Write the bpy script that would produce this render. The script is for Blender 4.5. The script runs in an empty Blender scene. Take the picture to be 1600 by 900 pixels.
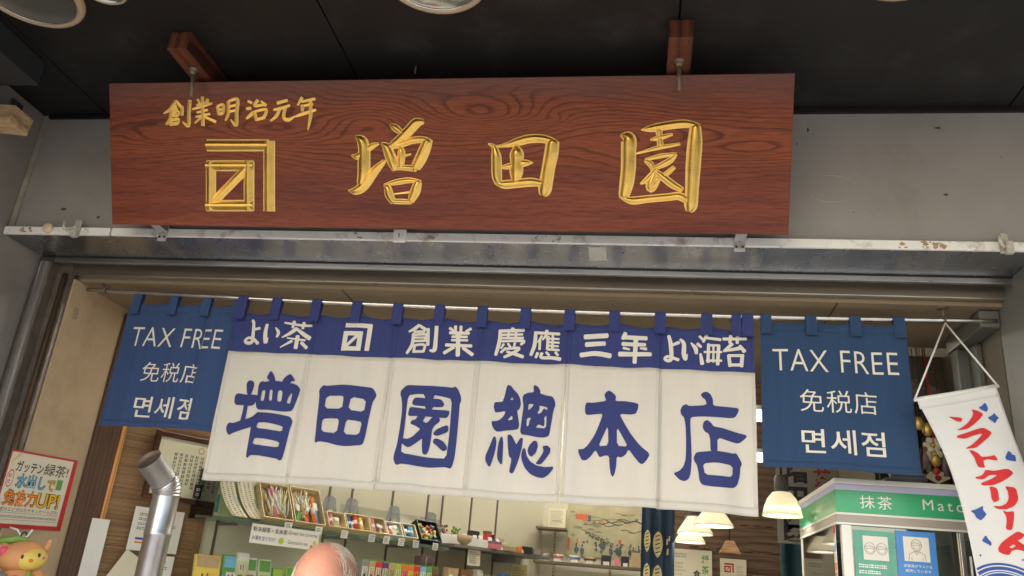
import bpy, bmesh, math, random
from math import sin, cos, pi, radians, sqrt
from mathutils import Vector, Matrix
from mathutils.noise import noise as pnoise
from mathutils.geometry import tessellate_polygon

random.seed(7)
SC = bpy.context.scene
COL = SC.collection

# ------------------------------------------------------------------ camera, sky, sun, exposure
cam_data = bpy.data.cameras.new("camera")
cam = bpy.data.objects.new("camera", cam_data)
COL.objects.link(cam)
SC.camera = cam
YAW, PITCH, ROLL = 0.169103, 0.362248, 0.086723
fwd = Vector((-sin(YAW) * cos(PITCH), cos(YAW) * cos(PITCH), sin(PITCH)))
rgt = fwd.cross(Vector((0, 0, 1))).normalized()
up = rgt.cross(fwd)
r2 = rgt * cos(ROLL) + up * sin(ROLL)
u2 = up * cos(ROLL) - rgt * sin(ROLL)
m = Matrix((r2, u2, -fwd)).transposed().to_4x4()
m.translation = Vector((0, 0, 1.5))
cam.matrix_world = m
cam_data.sensor_width = 36.0
cam_data.lens = 36.0 * 1275.17 / 1600.0
cam_data.clip_start = 0.05
cam_data.clip_end = 2000.0

world = bpy.data.worlds.new("World")
SC.world = world
world.use_nodes = True
wn = world.node_tree
for n in list(wn.nodes):
    wn.nodes.remove(n)
sky = wn.nodes.new("ShaderNodeTexSky")
sky.sky_type = 'NISHITA'
sky.sun_disc = False
SUN_EL, SUN_AZ = radians(38), radians(200)      # azimuth clockwise from +Y: the sun stands over the street, behind the photographer
sky.sun_elevation = SUN_EL
sky.sun_rotation = SUN_AZ
sky.air_density = 1.3
sky.dust_density = 2.5
bg = wn.nodes.new("ShaderNodeBackground")
bg.inputs['Strength'].default_value = 0.15
wo = wn.nodes.new("ShaderNodeOutputWorld")
wn.links.new(sky.outputs[0], bg.inputs[0])
wn.links.new(bg.outputs[0], wo.inputs[0])

sun_data = bpy.data.lights.new("sun", 'SUN')
sun_data.energy = 2.2
sun_data.angle = radians(6)
sun_data.color = (1.0, 0.95, 0.88)
sun = bpy.data.objects.new("sun", sun_data)
COL.objects.link(sun)
sun.location = (0, -20, 30)
to_sun = Vector((sin(SUN_AZ) * cos(SUN_EL), cos(SUN_AZ) * cos(SUN_EL), sin(SUN_EL)))
sun.rotation_euler = to_sun.to_track_quat('Z', 'Y').to_euler()

SC.view_settings.view_transform = 'Standard'
SC.view_settings.look = 'None'
SC.view_settings.gamma = 1.0
SC.view_settings.use_curve_mapping = False
SC.view_settings.exposure = 1.4

# ------------------------------------------------------------------ materials
MATS = {}

def srgb(r, g, b):
    f = lambda c: (c / 255 / 12.92) if c / 255 <= 0.04045 else ((c / 255 + 0.055) / 1.055) ** 2.4
    return (f(r), f(g), f(b))

def mat(name, col, rough=0.6, metal=0.0, var=0.12, scale=6.0, bump=0.0, bscale=80.0, stretch=(1, 1, 1), spec=0.5,
        stain=None, stain_amt=0.4, stain_scale=3.0, rvar=0.1, sheen=0.0, coat=0.0, trans=0.0, emit=None, estr=0.0, translucent=0.0, alpha=1.0):
    """procedural principled material: noise-varied colour and gloss, optional stains, optional bump"""
    if name in MATS:
        return MATS[name]
    M = bpy.data.materials.new(name)
    M.use_nodes = True
    N, L = M.node_tree.nodes, M.node_tree.links
    P = N['Principled BSDF']
    P.inputs['Metallic'].default_value = metal
    P.inputs['Specular IOR Level'].default_value = spec
    P.inputs['Coat Weight'].default_value = coat
    P.inputs['Transmission Weight'].default_value = trans
    P.inputs['Alpha'].default_value = alpha
    if sheen:
        P.inputs['Sheen Weight'].default_value = sheen
    tc = N.new('ShaderNodeTexCoord')
    mp = N.new('ShaderNodeMapping')
    mp.inputs['Scale'].default_value = stretch
    L.new(tc.outputs['Object'], mp.inputs[0])
    nz = N.new('ShaderNodeTexNoise')
    nz.inputs['Scale'].default_value = scale
    nz.inputs['Detail'].default_value = 5
    nz.inputs['Roughness'].default_value = 0.6
    L.new(mp.outputs[0], nz.inputs['Vector'])
    cr = N.new('ShaderNodeValToRGB')
    c = Vector(col)
    lo, hi = c * (1 - var), c * (1 + var)
    cr.color_ramp.elements[0].position = 0.3
    cr.color_ramp.elements[1].position = 0.7
    cr.color_ramp.elements[0].color = (*lo, 1)
    cr.color_ramp.elements[1].color = (min(hi[0], 1), min(hi[1], 1), min(hi[2], 1), 1)
    L.new(nz.outputs['Fac'], cr.inputs[0])
    out = cr.outputs[0]
    if stain:
        n2 = N.new('ShaderNodeTexNoise')
        n2.inputs['Scale'].default_value = stain_scale
        n2.inputs['Detail'].default_value = 8
        n2.inputs['Roughness'].default_value = 0.7
        L.new(tc.outputs['Object'], n2.inputs['Vector'])
        r2_ = N.new('ShaderNodeValToRGB')
        r2_.color_ramp.elements[0].position = 0.52
        r2_.color_ramp.elements[1].position = 0.72
        r2_.color_ramp.elements[0].color = (0, 0, 0, 1)
        r2_.color_ramp.elements[1].color = (stain_amt,) * 3 + (1,)
        L.new(n2.outputs['Fac'], r2_.inputs[0])
        mx = N.new('ShaderNodeMix')
        mx.data_type = 'RGBA'
        L.new(r2_.outputs[0], mx.inputs['Factor'])
        L.new(out, mx.inputs['A'])
        mx.inputs['B'].default_value = (*stain, 1)
        out = mx.outputs['Result']
    L.new(out, P.inputs['Base Color'])
    mr = N.new('ShaderNodeMapRange')
    mr.inputs['To Min'].default_value = max(0.02, rough - rvar)
    mr.inputs['To Max'].default_value = min(1, rough + rvar)
    L.new(nz.outputs['Fac'], mr.inputs[0])
    L.new(mr.outputs[0], P.inputs['Roughness'])
    if bump:
        n3 = N.new('ShaderNodeTexNoise')
        n3.inputs['Scale'].default_value = bscale
        n3.inputs['Detail'].default_value = 4
        L.new(mp.outputs[0], n3.inputs['Vector'])
        bp = N.new('ShaderNodeBump')
        bp.inputs['Strength'].default_value = bump
        bp.inputs['Distance'].default_value = 0.004
        L.new(n3.outputs['Fac'], bp.inputs['Height'])
        L.new(bp.outputs[0], P.inputs['Normal'])
    if emit:
        P.inputs['Emission Color'].default_value = (*emit, 1)
        P.inputs['Emission Strength'].default_value = estr
    if translucent:
        o = N['Material Output']
        ms = N.new('ShaderNodeMixShader')
        tl = N.new('ShaderNodeBsdfTranslucent')
        L.new(out, tl.inputs[0])
        ms.inputs[0].default_value = translucent
        L.new(P.outputs[0], ms.inputs[1])
        L.new(tl.outputs[0], ms.inputs[2])
        L.new(ms.outputs[0], o.inputs[0])
    MATS[name] = M
    return M

def glass(name, tint=(0.9, 0.95, 0.93), rough=0.03, mixf=0.82):
    """thin pane: mostly clear with a glossy film"""
    if name in MATS:
        return MATS[name]
    M = bpy.data.materials.new(name)
    M.use_nodes = True
    N, L = M.node_tree.nodes, M.node_tree.links
    N.remove(N['Principled BSDF'])
    tr = N.new('ShaderNodeBsdfTransparent')
    tr.inputs[0].default_value = (*tint, 1)
    gl = N.new('ShaderNodeBsdfGlossy')
    gl.inputs['Roughness'].default_value = rough
    fr = N.new('ShaderNodeFresnel')
    fr.inputs[0].default_value = 1.45
    ad = N.new('ShaderNodeMath')
    ad.operation = 'ADD'
    ad.inputs[1].default_value = 1 - mixf - 0.1
    L.new(fr.outputs[0], ad.inputs[0])
    ms = N.new('ShaderNodeMixShader')
    L.new(ad.outputs[0], ms.inputs[0])
    L.new(tr.outputs[0], ms.inputs[1])
    L.new(gl.outputs[0], ms.inputs[2])
    L.new(ms.outputs[0], N['Material Output'].inputs[0])
    MATS[name] = M
    return M

def wood(name, dark, mid, light, sx=0.5, sz=1.0, wscale=9.0, dist=9.0, rough=0.38, axis='Z', loc=(0, 0, 0), dscale=1.2, coat=0.0):
    """wood with cathedral figure: distorted bands along x plus fine pores"""
    if name in MATS:
        return MATS[name]
    M = bpy.data.materials.new(name)
    M.use_nodes = True
    N, L = M.node_tree.nodes, M.node_tree.links
    P = N['Principled BSDF']
    tc = N.new('ShaderNodeTexCoord')
    mp = N.new('ShaderNodeMapping')
    mp.inputs['Scale'].default_value = (sx, 1, sz)
    mp.inputs['Location'].default_value = loc
    L.new(tc.outputs['Object'], mp.inputs[0])
    wv = N.new('ShaderNodeTexWave')
    wv.wave_type = 'BANDS'
    wv.bands_direction = axis
    wv.wave_profile = 'SAW'
    wv.inputs['Scale'].default_value = wscale
    wv.inputs['Distortion'].default_value = dist
    wv.inputs['Detail'].default_value = 1.5
    wv.inputs['Detail Scale'].default_value = dscale
    wv.inputs['Detail Roughness'].default_value = 0.45
    L.new(mp.outputs[0], wv.inputs['Vector'])
    cr = N.new('ShaderNodeValToRGB')
    e = cr.color_ramp.elements
    e[0].position, e[0].color = 0.0, (*mid, 1)
    e[1].position, e[1].color = 1.0, (*dark, 1)
    x = e.new(0.45); x.color = (*light, 1)
    x = e.new(0.8); x.color = (*mid, 1)
    L.new(wv.outputs['Fac'], cr.inputs[0])
    # broad tone changes
    nb = N.new('ShaderNodeTexNoise')
    nb.inputs['Scale'].default_value = 3.0
    nb.inputs['Detail'].default_value = 3
    L.new(mp.outputs[0], nb.inputs['Vector'])
    rb = N.new('ShaderNodeMapRange')
    rb.inputs['From Min'].default_value, rb.inputs['From Max'].default_value = 0.3, 0.7
    rb.inputs['To Min'].default_value, rb.inputs['To Max'].default_value = 0.72, 1.2
    L.new(nb.outputs['Fac'], rb.inputs[0])
    # pores
    m2 = N.new('ShaderNodeMapping')
    m2.inputs['Scale'].default_value = (6, 60, 160) if axis == 'Z' else (160, 60, 6)
    L.new(tc.outputs['Object'], m2.inputs[0])
    np_ = N.new('ShaderNodeTexNoise')
    np_.inputs['Scale'].default_value = 1.0
    np_.inputs['Detail'].default_value = 3
    L.new(m2.outputs[0], np_.inputs['Vector'])
    rp = N.new('ShaderNodeMapRange')
    rp.inputs['From Min'].default_value, rp.inputs['From Max'].default_value = 0.35, 0.6
    rp.inputs['To Min'].default_value, rp.inputs['To Max'].default_value = 0.72, 1.08
    L.new(np_.outputs['Fac'], rp.inputs[0])
    mu = N.new('ShaderNodeMath'); mu.operation = 'MULTIPLY'
    L.new(rb.outputs[0], mu.inputs[0]); L.new(rp.outputs[0], mu.inputs[1])
    vm = N.new('ShaderNodeVectorMath'); vm.operation = 'SCALE'
    L.new(cr.outputs[0], vm.inputs[0]); L.new(mu.outputs[0], vm.inputs['Scale'])
    L.new(vm.outputs[0], P.inputs['Base Color'])
    P.inputs['Roughness'].default_value = rough
    P.inputs['Coat Weight'].default_value = coat
    bp = N.new('ShaderNodeBump')
    bp.inputs['Strength'].default_value = 0.25
    bp.inputs['Distance'].default_value = 0.001
    L.new(np_.outputs['Fac'], bp.inputs['Height'])
    L.new(bp.outputs[0], P.inputs['Normal'])
    MATS[name] = M
    return M

def sign_wood(name, knots):
    """zelkova board: growth lines of one height field bent round its knots, broad streaks, pores and a dusty top edge"""
    M = bpy.data.materials.new(name)
    M.use_nodes = True
    N, L = M.node_tree.nodes, M.node_tree.links
    P = N['Principled BSDF']
    def math_(op, a, b=None, c=None):
        n = N.new('ShaderNodeMath'); n.operation = op
        for i, v in enumerate((a, b, c)):
            if v is None: continue
            if isinstance(v, (int, float)): n.inputs[i].default_value = v
            else: L.new(v, n.inputs[i])
        return n.outputs[0]
    tc = N.new('ShaderNodeTexCoord')
    sp = N.new('ShaderNodeSeparateXYZ')
    L.new(tc.outputs['Object'], sp.inputs[0])
    X, Z = sp.outputs['X'], sp.outputs['Z']
    def noise(sx, sz, det=2, off=0, rough=.5):
        mp = N.new('ShaderNodeMapping')
        mp.inputs['Scale'].default_value = (sx, 1, sz)
        mp.inputs['Location'].default_value = (off, off * .7, off * .3)
        L.new(tc.outputs['Object'], mp.inputs[0])
        n = N.new('ShaderNodeTexNoise')
        n.inputs['Scale'].default_value = 1.0
        n.inputs['Detail'].default_value = det
        n.inputs['Roughness'].default_value = rough
        L.new(mp.outputs[0], n.inputs['Vector'])
        return n.outputs['Fac']
    w1 = noise(1.3, 2.5, 1, 3.1)
    w2 = noise(5.0, 10.0, 2, 8.2)
    v = math_('ADD', math_('ADD', Z, math_('MULTIPLY', X, .03)), math_('MULTIPLY', math_('SUBTRACT', w1, .5), .24))
    v = math_('ADD', v, math_('MULTIPLY', math_('SUBTRACT', w2, .5), .026))
    near = None
    for (kx, kz, sx, sz, a) in knots:
        dx = math_('DIVIDE', math_('SUBTRACT', X, kx), sx)
        dz = math_('DIVIDE', math_('SUBTRACT', Z, kz), sz)
        d2 = math_('ADD', math_('MULTIPLY', dx, dx), math_('MULTIPLY', dz, dz))
        g = math_('POWER', 2.718, math_('MULTIPLY', d2, -1.0))
        v = math_('ADD', v, math_('MULTIPLY', g, a))
        g2 = math_('POWER', 2.718, math_('MULTIPLY', d2, -.22))
        near = g2 if near is None else math_('ADD', near, g2)
    saw = math_('FRACT', math_('ADD', math_('MULTIPLY', v, 56.0), math_('MULTIPLY', noise(2.5, 30, 3, 4.4), 1.1)))
    line = N.new('ShaderNodeValToRGB')
    e = line.color_ramp.elements
    e[0].position, e[0].color = 0.0, (.15, .15, .15, 1)
    e[1].position, e[1].color = 1.0, (.75, .75, .75, 1)
    x = e.new(.10); x.color = (0, 0, 0, 1)
    x = e.new(.62); x.color = (.06, .06, .06, 1)
    x = e.new(.90); x.color = (1, 1, 1, 1)
    L.new(saw, line.inputs[0])
    sv = noise(2.2, 7, 2, 1.7)
    stren = math_('MULTIPLY', math_('ADD', math_('MULTIPLY', math_('MINIMUM', near, 1.0), .75), math_('MULTIPLY', math_('MAXIMUM', math_('SUBTRACT', sv, .45), 0.0), .8)), .95)
    lf = math_('MINIMUM', math_('MULTIPLY', math_('MULTIPLY', line.outputs[0], stren), .78), .9)
    st = noise(1.1, 15, 5, 5.5, .62)
    cr = N.new('ShaderNodeValToRGB')
    e = cr.color_ramp.elements
    e[0].position, e[0].color = .30, (.120, .030, .021, 1)
    e[1].position, e[1].color = .72, (.262, .070, .036, 1)
    x = e.new(.5); x.color = (.196, .048, .027, 1)
    L.new(st, cr.inputs[0])
    def mix(f, a, b):
        n = N.new('ShaderNodeMix'); n.data_type = 'RGBA'
        if isinstance(f, (int, float)): n.inputs['Factor'].default_value = f
        else: L.new(f, n.inputs['Factor'])
        L.new(a, n.inputs['A'])
        if isinstance(b, tuple): n.inputs['B'].default_value = (*b, 1)
        else: L.new(b, n.inputs['B'])
        return n.outputs['Result']
    c = mix(math_('MULTIPLY', math_('MINIMUM', near, 1.0), .40), cr.outputs[0], (.33, .085, .026))
    c = mix(lf, c, (.032, .007, .006))
    po = noise(22, 420, 3, 2.2)
    pr = N.new('ShaderNodeMapRange')
    pr.inputs['From Min'].default_value, pr.inputs['From Max'].default_value = .34, .6
    pr.inputs['To Min'].default_value, pr.inputs['To Max'].default_value = .70, 1.10
    L.new(po, pr.inputs[0])
    vm = N.new('ShaderNodeVectorMath'); vm.operation = 'SCALE'
    L.new(c, vm.inputs[0]); L.new(pr.outputs[0], vm.inputs['Scale'])
    # dust lies along the upper edge
    du = N.new('ShaderNodeMapRange')
    du.inputs['From Min'].default_value, du.inputs['From Max'].default_value = .37, .4535
    du.inputs['To Max'].default_value = .55
    L.new(math_('ADD', Z, math_('MULTIPLY', math_('SUBTRACT', noise(7, 14, 4, 9.), .5), .12)), du.inputs[0])
    c = mix(du.outputs[0], vm.outputs[0], (.125, .082, .075))
    L.new(c, P.inputs['Base Color'])
    P.inputs['Roughness'].default_value = .38
    P.inputs['Specular IOR Level'].default_value = .3
    bp = N.new('ShaderNodeBump')
    bp.inputs['Strength'].default_value = .3
    bp.inputs['Distance'].default_value = .001
    L.new(po, bp.inputs['Height'])
    L.new(bp.outputs[0], P.inputs['Normal'])
    MATS[name] = M
    return M

def reed(name, c1, c2, per=0.0045, vertical=False, rough=0.7):
    """reed blind: rows of thin reeds with thread lines"""
    if name in MATS:
        return MATS[name]
    M = bpy.data.materials.new(name)
    M.use_nodes = True
    N, L = M.node_tree.nodes, M.node_tree.links
    P = N['Principled BSDF']
    P.inputs['Roughness'].default_value = rough
    tc = N.new('ShaderNodeTexCoord')
    wv = N.new('ShaderNodeTexWave')
    wv.bands_direction = 'Z'
    wv.inputs['Scale'].default_value = 0.314 / per
    wv.inputs['Distortion'].default_value = 0.6
    wv.inputs['Detail Scale'].default_value = 0.4
    L.new(tc.outputs['Object'], wv.inputs['Vector'])
    mp = N.new('ShaderNodeMapping')
    mp.inputs['Scale'].default_value = (3, 3, 190)
    L.new(tc.outputs['Object'], mp.inputs[0])
    nz = N.new('ShaderNodeTexNoise')
    nz.inputs['Scale'].default_value = 1.0
    nz.inputs['Detail'].default_value = 4
    L.new(mp.outputs[0], nz.inputs['Vector'])
    cr = N.new('ShaderNodeValToRGB')
    cr.color_ramp.elements[0].position = 0.32
    cr.color_ramp.elements[1].position = 0.68
    cr.color_ramp.elements[0].color = (*c1, 1)
    cr.color_ramp.elements[1].color = (*c2, 1)
    L.new(nz.outputs['Fac'], cr.inputs[0])
    mr = N.new('ShaderNodeMapRange')
    mr.inputs['To Min'].default_value, mr.inputs['To Max'].default_value = 0.6, 1.1
    L.new(wv.outputs['Fac'], mr.inputs[0])
    vm = N.new('ShaderNodeVectorMath'); vm.operation = 'SCALE'
    L.new(cr.outputs[0], vm.inputs[0]); L.new(mr.outputs[0], vm.inputs['Scale'])
    L.new(vm.outputs[0], P.inputs['Base Color'])
    bp = N.new('ShaderNodeBump')
    bp.inputs['Strength'].default_value = 0.6
    bp.inputs['Distance'].default_value = 0.002
    L.new(wv.outputs['Fac'], bp.inputs['Height'])
    L.new(bp.outputs[0], P.inputs['Normal'])
    MATS[name] = M
    return M

# ------------------------------------------------------------------ mesh building
ORIG = {}

class MB:
    """collects faces (with material slots) and links them as ONE mesh object"""
    def __init__(self):
        self.v, self.f, self.mi, self.mats, self.sm = [], [], [], [], []
    def slot(self, m):
        if m not in self.mats:
            self.mats.append(m)
        return self.mats.index(m)
    def face(self, pts, m, smooth=False):
        b = len(self.v)
        self.v.extend([Vector(p) for p in pts])
        self.f.append(tuple(range(b, b + len(pts))))
        self.mi.append(self.slot(m)); self.sm.append(smooth)
    def raw(self, verts, faces, m, smooth=False):
        b = len(self.v)
        self.v.extend([Vector(p) for p in verts])
        s = self.slot(m)
        for f in faces:
            self.f.append(tuple(b + i for i in f)); self.mi.append(s); self.sm.append(smooth)
        return self
    def box(self, x0, x1, y0, y1, z0, z1, m, T=None, bev=0.0):
        if bev > 0:
            bm = bmesh.new()
            bmesh.ops.create_cube(bm, size=1)
            for v in bm.verts:
                v.co = Vector(((x0 + x1) / 2 + v.co.x * (x1 - x0), (y0 + y1) / 2 + v.co.y * (y1 - y0), (z0 + z1) / 2 + v.co.z * (z1 - z0)))
            bmesh.ops.bevel(bm, geom=bm.edges[:], offset=bev, segments=2, affect='EDGES', profile=0.6)
            bm.verts.index_update()
            vs = [T @ v.co if T else v.co.copy() for v in bm.verts]
            fs = [[v.index for v in f.verts] for f in bm.faces]
            bm.free()
            return self.raw(vs, fs, m)
        p = [Vector(q) for q in ((x0, y0, z0), (x1, y0, z0), (x1, y1, z0), (x0, y1, z0), (x0, y0, z1), (x1, y0, z1), (x1, y1, z1), (x0, y1, z1))]
        if T:
            p = [T @ q for q in p]
        return self.raw(p, [(0, 3, 2, 1), (4, 5, 6, 7), (0, 1, 5, 4), (1, 2, 6, 5), (2, 3, 7, 6), (3, 0, 4, 7)], m)
    def tube(self, path, r, m, n=10, cap=True, smooth=True):
        path = [Vector(p) for p in path]
        rs = r if isinstance(r, (list, tuple)) else [r] * len(path)
        vs, fs = [], []
        prev = None
        for i, p in enumerate(path):
            d = (path[min(i + 1, len(path) - 1)] - path[max(i - 1, 0)]).normalized()
            if prev is None:
                a = d.orthogonal().normalized()
            else:
                a = (prev - d * prev.dot(d)).normalized()
            prev = a
            b = d.cross(a)
            for k in range(n):
                t = 2 * pi * k / n
                vs.append(p + (a * cos(t) + b * sin(t)) * rs[i])
        for i in range(len(path) - 1):
            for k in range(n):
                fs.append((i * n + k, i * n + (k + 1) % n, (i + 1) * n + (k + 1) % n, (i + 1) * n + k))
        self.raw(vs, fs, m, smooth)
        if cap:
            self.raw(vs[:n], [tuple(range(n))[::-1]], m)
            self.raw(vs[-n:], [tuple(range(n))], m)
        return self
    def lathe(self, prof, m, c=(0, 0, 0), n=32, T=None, smooth=True, close=False):
        """prof: (radius, z) pairs, turned about z through c"""
        vs, fs = [], []
        c = Vector(c)
        for (r, z) in prof:
            for k in range(n):
                t = 2 * pi * k / n
                q = Vector((r * cos(t), r * sin(t), z))
                vs.append((T @ q if T else q) + c)
        P = len(prof)
        for i in range(P if close else P - 1):
            j = (i + 1) % P
            for k in range(n):
                fs.append((i * n + k, i * n + (k + 1) % n, j * n + (k + 1) % n, j * n + k))
        return self.raw(vs, fs, m, smooth)
    def ball(self, c, r, m, T=None, n=20, k=12):
        r = r if isinstance(r, (tuple, list)) else (r, r, r)
        vs, fs = [], []
        c = Vector(c)
        for i in range(k + 1):
            ph = pi * i / k
            for j in range(n):
                t = 2 * pi * j / n
                q = Vector((r[0] * sin(ph) * cos(t), r[1] * sin(ph) * sin(t), r[2] * cos(ph)))
                vs.append((T @ q if T else q) + c)
        for i in range(k):
            for j in range(n):
                fs.append((i * n + j, (i + 1) * n + j, (i + 1) * n + (j + 1) % n, i * n + (j + 1) % n))
        return self.raw(vs, fs, m, True)
    def tris2d(self, verts, faces, fn, m):
        return self.raw([fn(x, y) for x, y in verts], faces, m)
    def build(self, name, parent=None, local=False):
        me = bpy.data.meshes.new(name)
        o0 = Vector((0, 0, 0)) if (parent is None or local) else ORIG.get(parent.name, Vector((0, 0, 0)))
        me.from_pydata([v - o0 for v in self.v], [], self.f)
        for mm in self.mats:
            me.materials.append(mm)
        me.polygons.foreach_set('material_index', self.mi)
        me.polygons.foreach_set('use_smooth', self.sm)
        me.update()
        bm = bmesh.new(); bm.from_mesh(me)
        bmesh.ops.remove_doubles(bm, verts=bm.verts[:], dist=1e-6)
        bm.to_mesh(me); bm.free()
        ob = bpy.data.objects.new(name, me)
        COL.objects.link(ob)
        if parent is not None:
            ob.parent = parent
            ORIG[ob.name] = o0
        return ob

def tag(o, label=None, cat=None, group=None, kind=None):
    if label: o['label'] = label
    if cat: o['category'] = cat
    if group: o['group'] = group
    if kind: o['kind'] = kind
    return o

def thing(name, label, cat, loc=(0, 0, 0), rz=0.0, group=None):
    o = bpy.data.objects.new(name, None)
    o.empty_display_size = 0.05
    COL.objects.link(o)
    o.location = loc
    o.rotation_euler = (0, 0, rz)
    ORIG[o.name] = Vector(loc) if rz == 0 else Vector((0, 0, 0))
    return tag(o, label, cat, group)

def copy_tree(o, loc, label, rz=None):
    c = o.copy(); COL.objects.link(c); c.location = loc
    if rz is not None: c.rotation_euler = (0, 0, rz)
    c['label'] = label
    for ch in list(o.children):
        d = ch.copy(); COL.objects.link(d); d.parent = c
        for g in list(ch.children):
            e = g.copy(); COL.objects.link(e); e.parent = d
    return c

def struct(o):
    o['kind'] = 'structure'
    return o

# ---- writing: a font outline fitted to a box, as 2-D triangles
def text2d(body, box, bold=0.0, space=1.0, keep=False):
    cu = bpy.data.curves.new("writing", 'FONT')
    cu.body = body
    cu.size = 1.0
    cu.offset = bold
    cu.space_character = space
    cu.resolution_u = 3
    ob = bpy.data.objects.new("writing", cu)
    COL.objects.link(ob)
    dg = bpy.context.evaluated_depsgraph_get()
    me = bpy.data.meshes.new_from_object(ob.evaluated_get(dg))
    me.calc_loop_triangles()
    vs = [(v.co.x, v.co.y) for v in me.vertices]
    fs = [tuple(t.vertices) for t in me.loop_triangles]
    bpy.data.objects.remove(ob); bpy.data.curves.remove(cu); bpy.data.meshes.remove(me)
    x0, x1 = min(v[0] for v in vs), max(v[0] for v in vs)
    y0, y1 = min(v[1] for v in vs), max(v[1] for v in vs)
    X0, X1, Y0, Y1 = box
    sx, sy = (X1 - X0) / (x1 - x0), (Y1 - Y0) / max(y1 - y0, 1e-6)
    if keep:
        sx = sy = min(sx, sy)
    return [(X0 + (x - x0) * sx, Y0 + (y - y0) * sy) for x, y in vs], fs

def slice2d(verts, faces, step, both=False):
    """cut flat triangles on a grid so that they can follow folded cloth"""
    bm = bmesh.new()
    bv = [bm.verts.new((x, 0, z)) for x, z in verts]
    for f in faces:
        try: bm.faces.new([bv[i] for i in f])
        except ValueError: pass
    for ax in ((0, 2) if both else (0,)):
        c = [v.co[ax] for v in bm.verts]
        k = math.ceil(min(c) / step)
        while k * step < max(c):
            p = [0, 0, 0]; p[ax] = k * step
            nn = [0, 0, 0]; nn[ax] = 1
            bmesh.ops.bisect_plane(bm, geom=bm.verts[:] + bm.edges[:] + bm.faces[:], plane_co=p, plane_no=nn)
            k += 1
    bm.verts.index_update()
    vs = [(v.co.x, v.co.z) for v in bm.verts]
    fs = [[v.index for v in f.verts] for f in bm.faces]
    bm.free()
    return vs, fs

def chaikin(pts, it=1):
    for _ in range(it):
        q = []
        n = len(pts)
        for i in range(n):
            a, b = pts[i], pts[(i + 1) % n]
            q.append((a[0] * .82 + b[0] * .18, a[1] * .82 + b[1] * .18))
            q.append((a[0] * .18 + b[0] * .82, a[1] * .18 + b[1] * .82))
        pts = q
    return pts

def poly2d(outer, holes, scale=0.001):
    loops = [chaikin(outer)] + [chaikin(h) for h in holes]
    V = [[Vector((x * scale, y * scale, 0)) for x, y in l] for l in loops]
    tri = tessellate_polygon(V)
    flat = [(v.x, v.y) for l in V for v in l]
    return flat, [tuple(t) for t in tri]

def catmull(pts, sub=5):
    out = []
    n = len(pts)
    for i in range(n - 1):
        p0, p1, p2, p3 = pts[max(i - 1, 0)], pts[i], pts[i + 1], pts[min(i + 2, n - 1)]
        for k in range(sub):
            t = k / sub
            out.append(tuple(0.5 * (2 * p1[j] + (p2[j] - p0[j]) * t + (2 * p0[j] - 5 * p1[j] + 4 * p2[j] - p3[j]) * t * t + (3 * p1[j] - p0[j] - 3 * p2[j] + p3[j]) * t ** 3) for j in range(3)))
    out.append(pts[-1])
    return out

def brush(stroke, smooth=True, capk=0.7, scale=0.001):
    """sections of a brush stroke: (centre, left normal, half width)"""
    p = [(x * scale, y * scale, w * scale) for x, y, w in stroke]
    if smooth and len(p) > 2:
        p = catmull(p, 5)
    elif len(p) == 2 and smooth:
        p = [tuple(p[0][j] + (p[1][j] - p[0][j]) * t for j in range(3)) for t in (0, .33, .67, 1)]
    def ext(a, b):
        d = Vector((a[0] - b[0], a[1] - b[1])); d.normalize()
        return [(a[0] + d.x * a[2] * capk * s, a[1] + d.y * a[2] * capk * s, a[2] * q) for s, q in ((.95, .25), (.8, .6), (.5, .86))]
    if capk > 0:
        p = ext(p[0], p[1]) + p + ext(p[-1], p[-2])[::-1]
    out = []
    for i, q in enumerate(p):
        a, b = p[max(i - 1, 0)], p[min(i + 1, len(p) - 1)]
        d = Vector((b[0] - a[0], b[1] - a[1]))
        if d.length < 1e-9: d = Vector((1, 0))
        d.normalize()
        out.append((Vector((q[0], q[1])), Vector((-d.y, d.x)), max(q[2], 0.0003)))
    return out

def brush_flat(stroke, smooth=True, capk=0.7):
    s = brush(stroke, smooth, capk)
    vs, fs = [], []
    for c, n, w in s:
        a, b = c + n * w, c - n * w
        vs += [(a.x, a.y), (b.x, b.y)]
    for i in range(len(s) - 1):
        fs += [(2 * i, 2 * i + 1, 2 * i + 3), (2 * i, 2 * i + 3, 2 * i + 2)]
    return vs, fs

def marks(mb, fn, x0, x1, y0, y1, m, rows, vertical=False, fill=0.8):
    """rows of small illegible print, far too small to read in the photograph"""
    for r in range(rows):
        if vertical:
            c = x0 + (x1 - x0) * (r + .5) / rows
            h = (x1 - x0) / rows * 0.28
            t = y1
            end = y0 + (y1 - y0) * random.uniform(0, .35)
            while t > end:
                l = h * random.uniform(1.2, 2.2)
                for dx in (-1, 0.1):
                    w = random.uniform(.5, .9)
                    mb.face([fn(c + dx * h, t - l), fn(c + (dx + w) * h, t - l), fn(c + (dx + w) * h, t), fn(c + dx * h, t)], m)
                t -= l * 1.35
        else:
            c = y1 - (y1 - y0) * (r + .5) / rows
            h = (y1 - y0) / rows * 0.3
            t = x0
            end = x0 + (x1 - x0) * (1 if rows == 1 else random.uniform(.6, 1))
            while t < end:
                l = h * random.uniform(.7, 1.5)
                for dy in (-1, 0.15):
                    w = random.uniform(.45, .85)
                    mb.face([fn(t, c + dy * h), fn(min(t + l, x1), c + dy * h), fn(min(t + l, x1), c + (dy + w) * h), fn(t, c + (dy + w) * h)], m)
                t += l * 1.3

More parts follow.
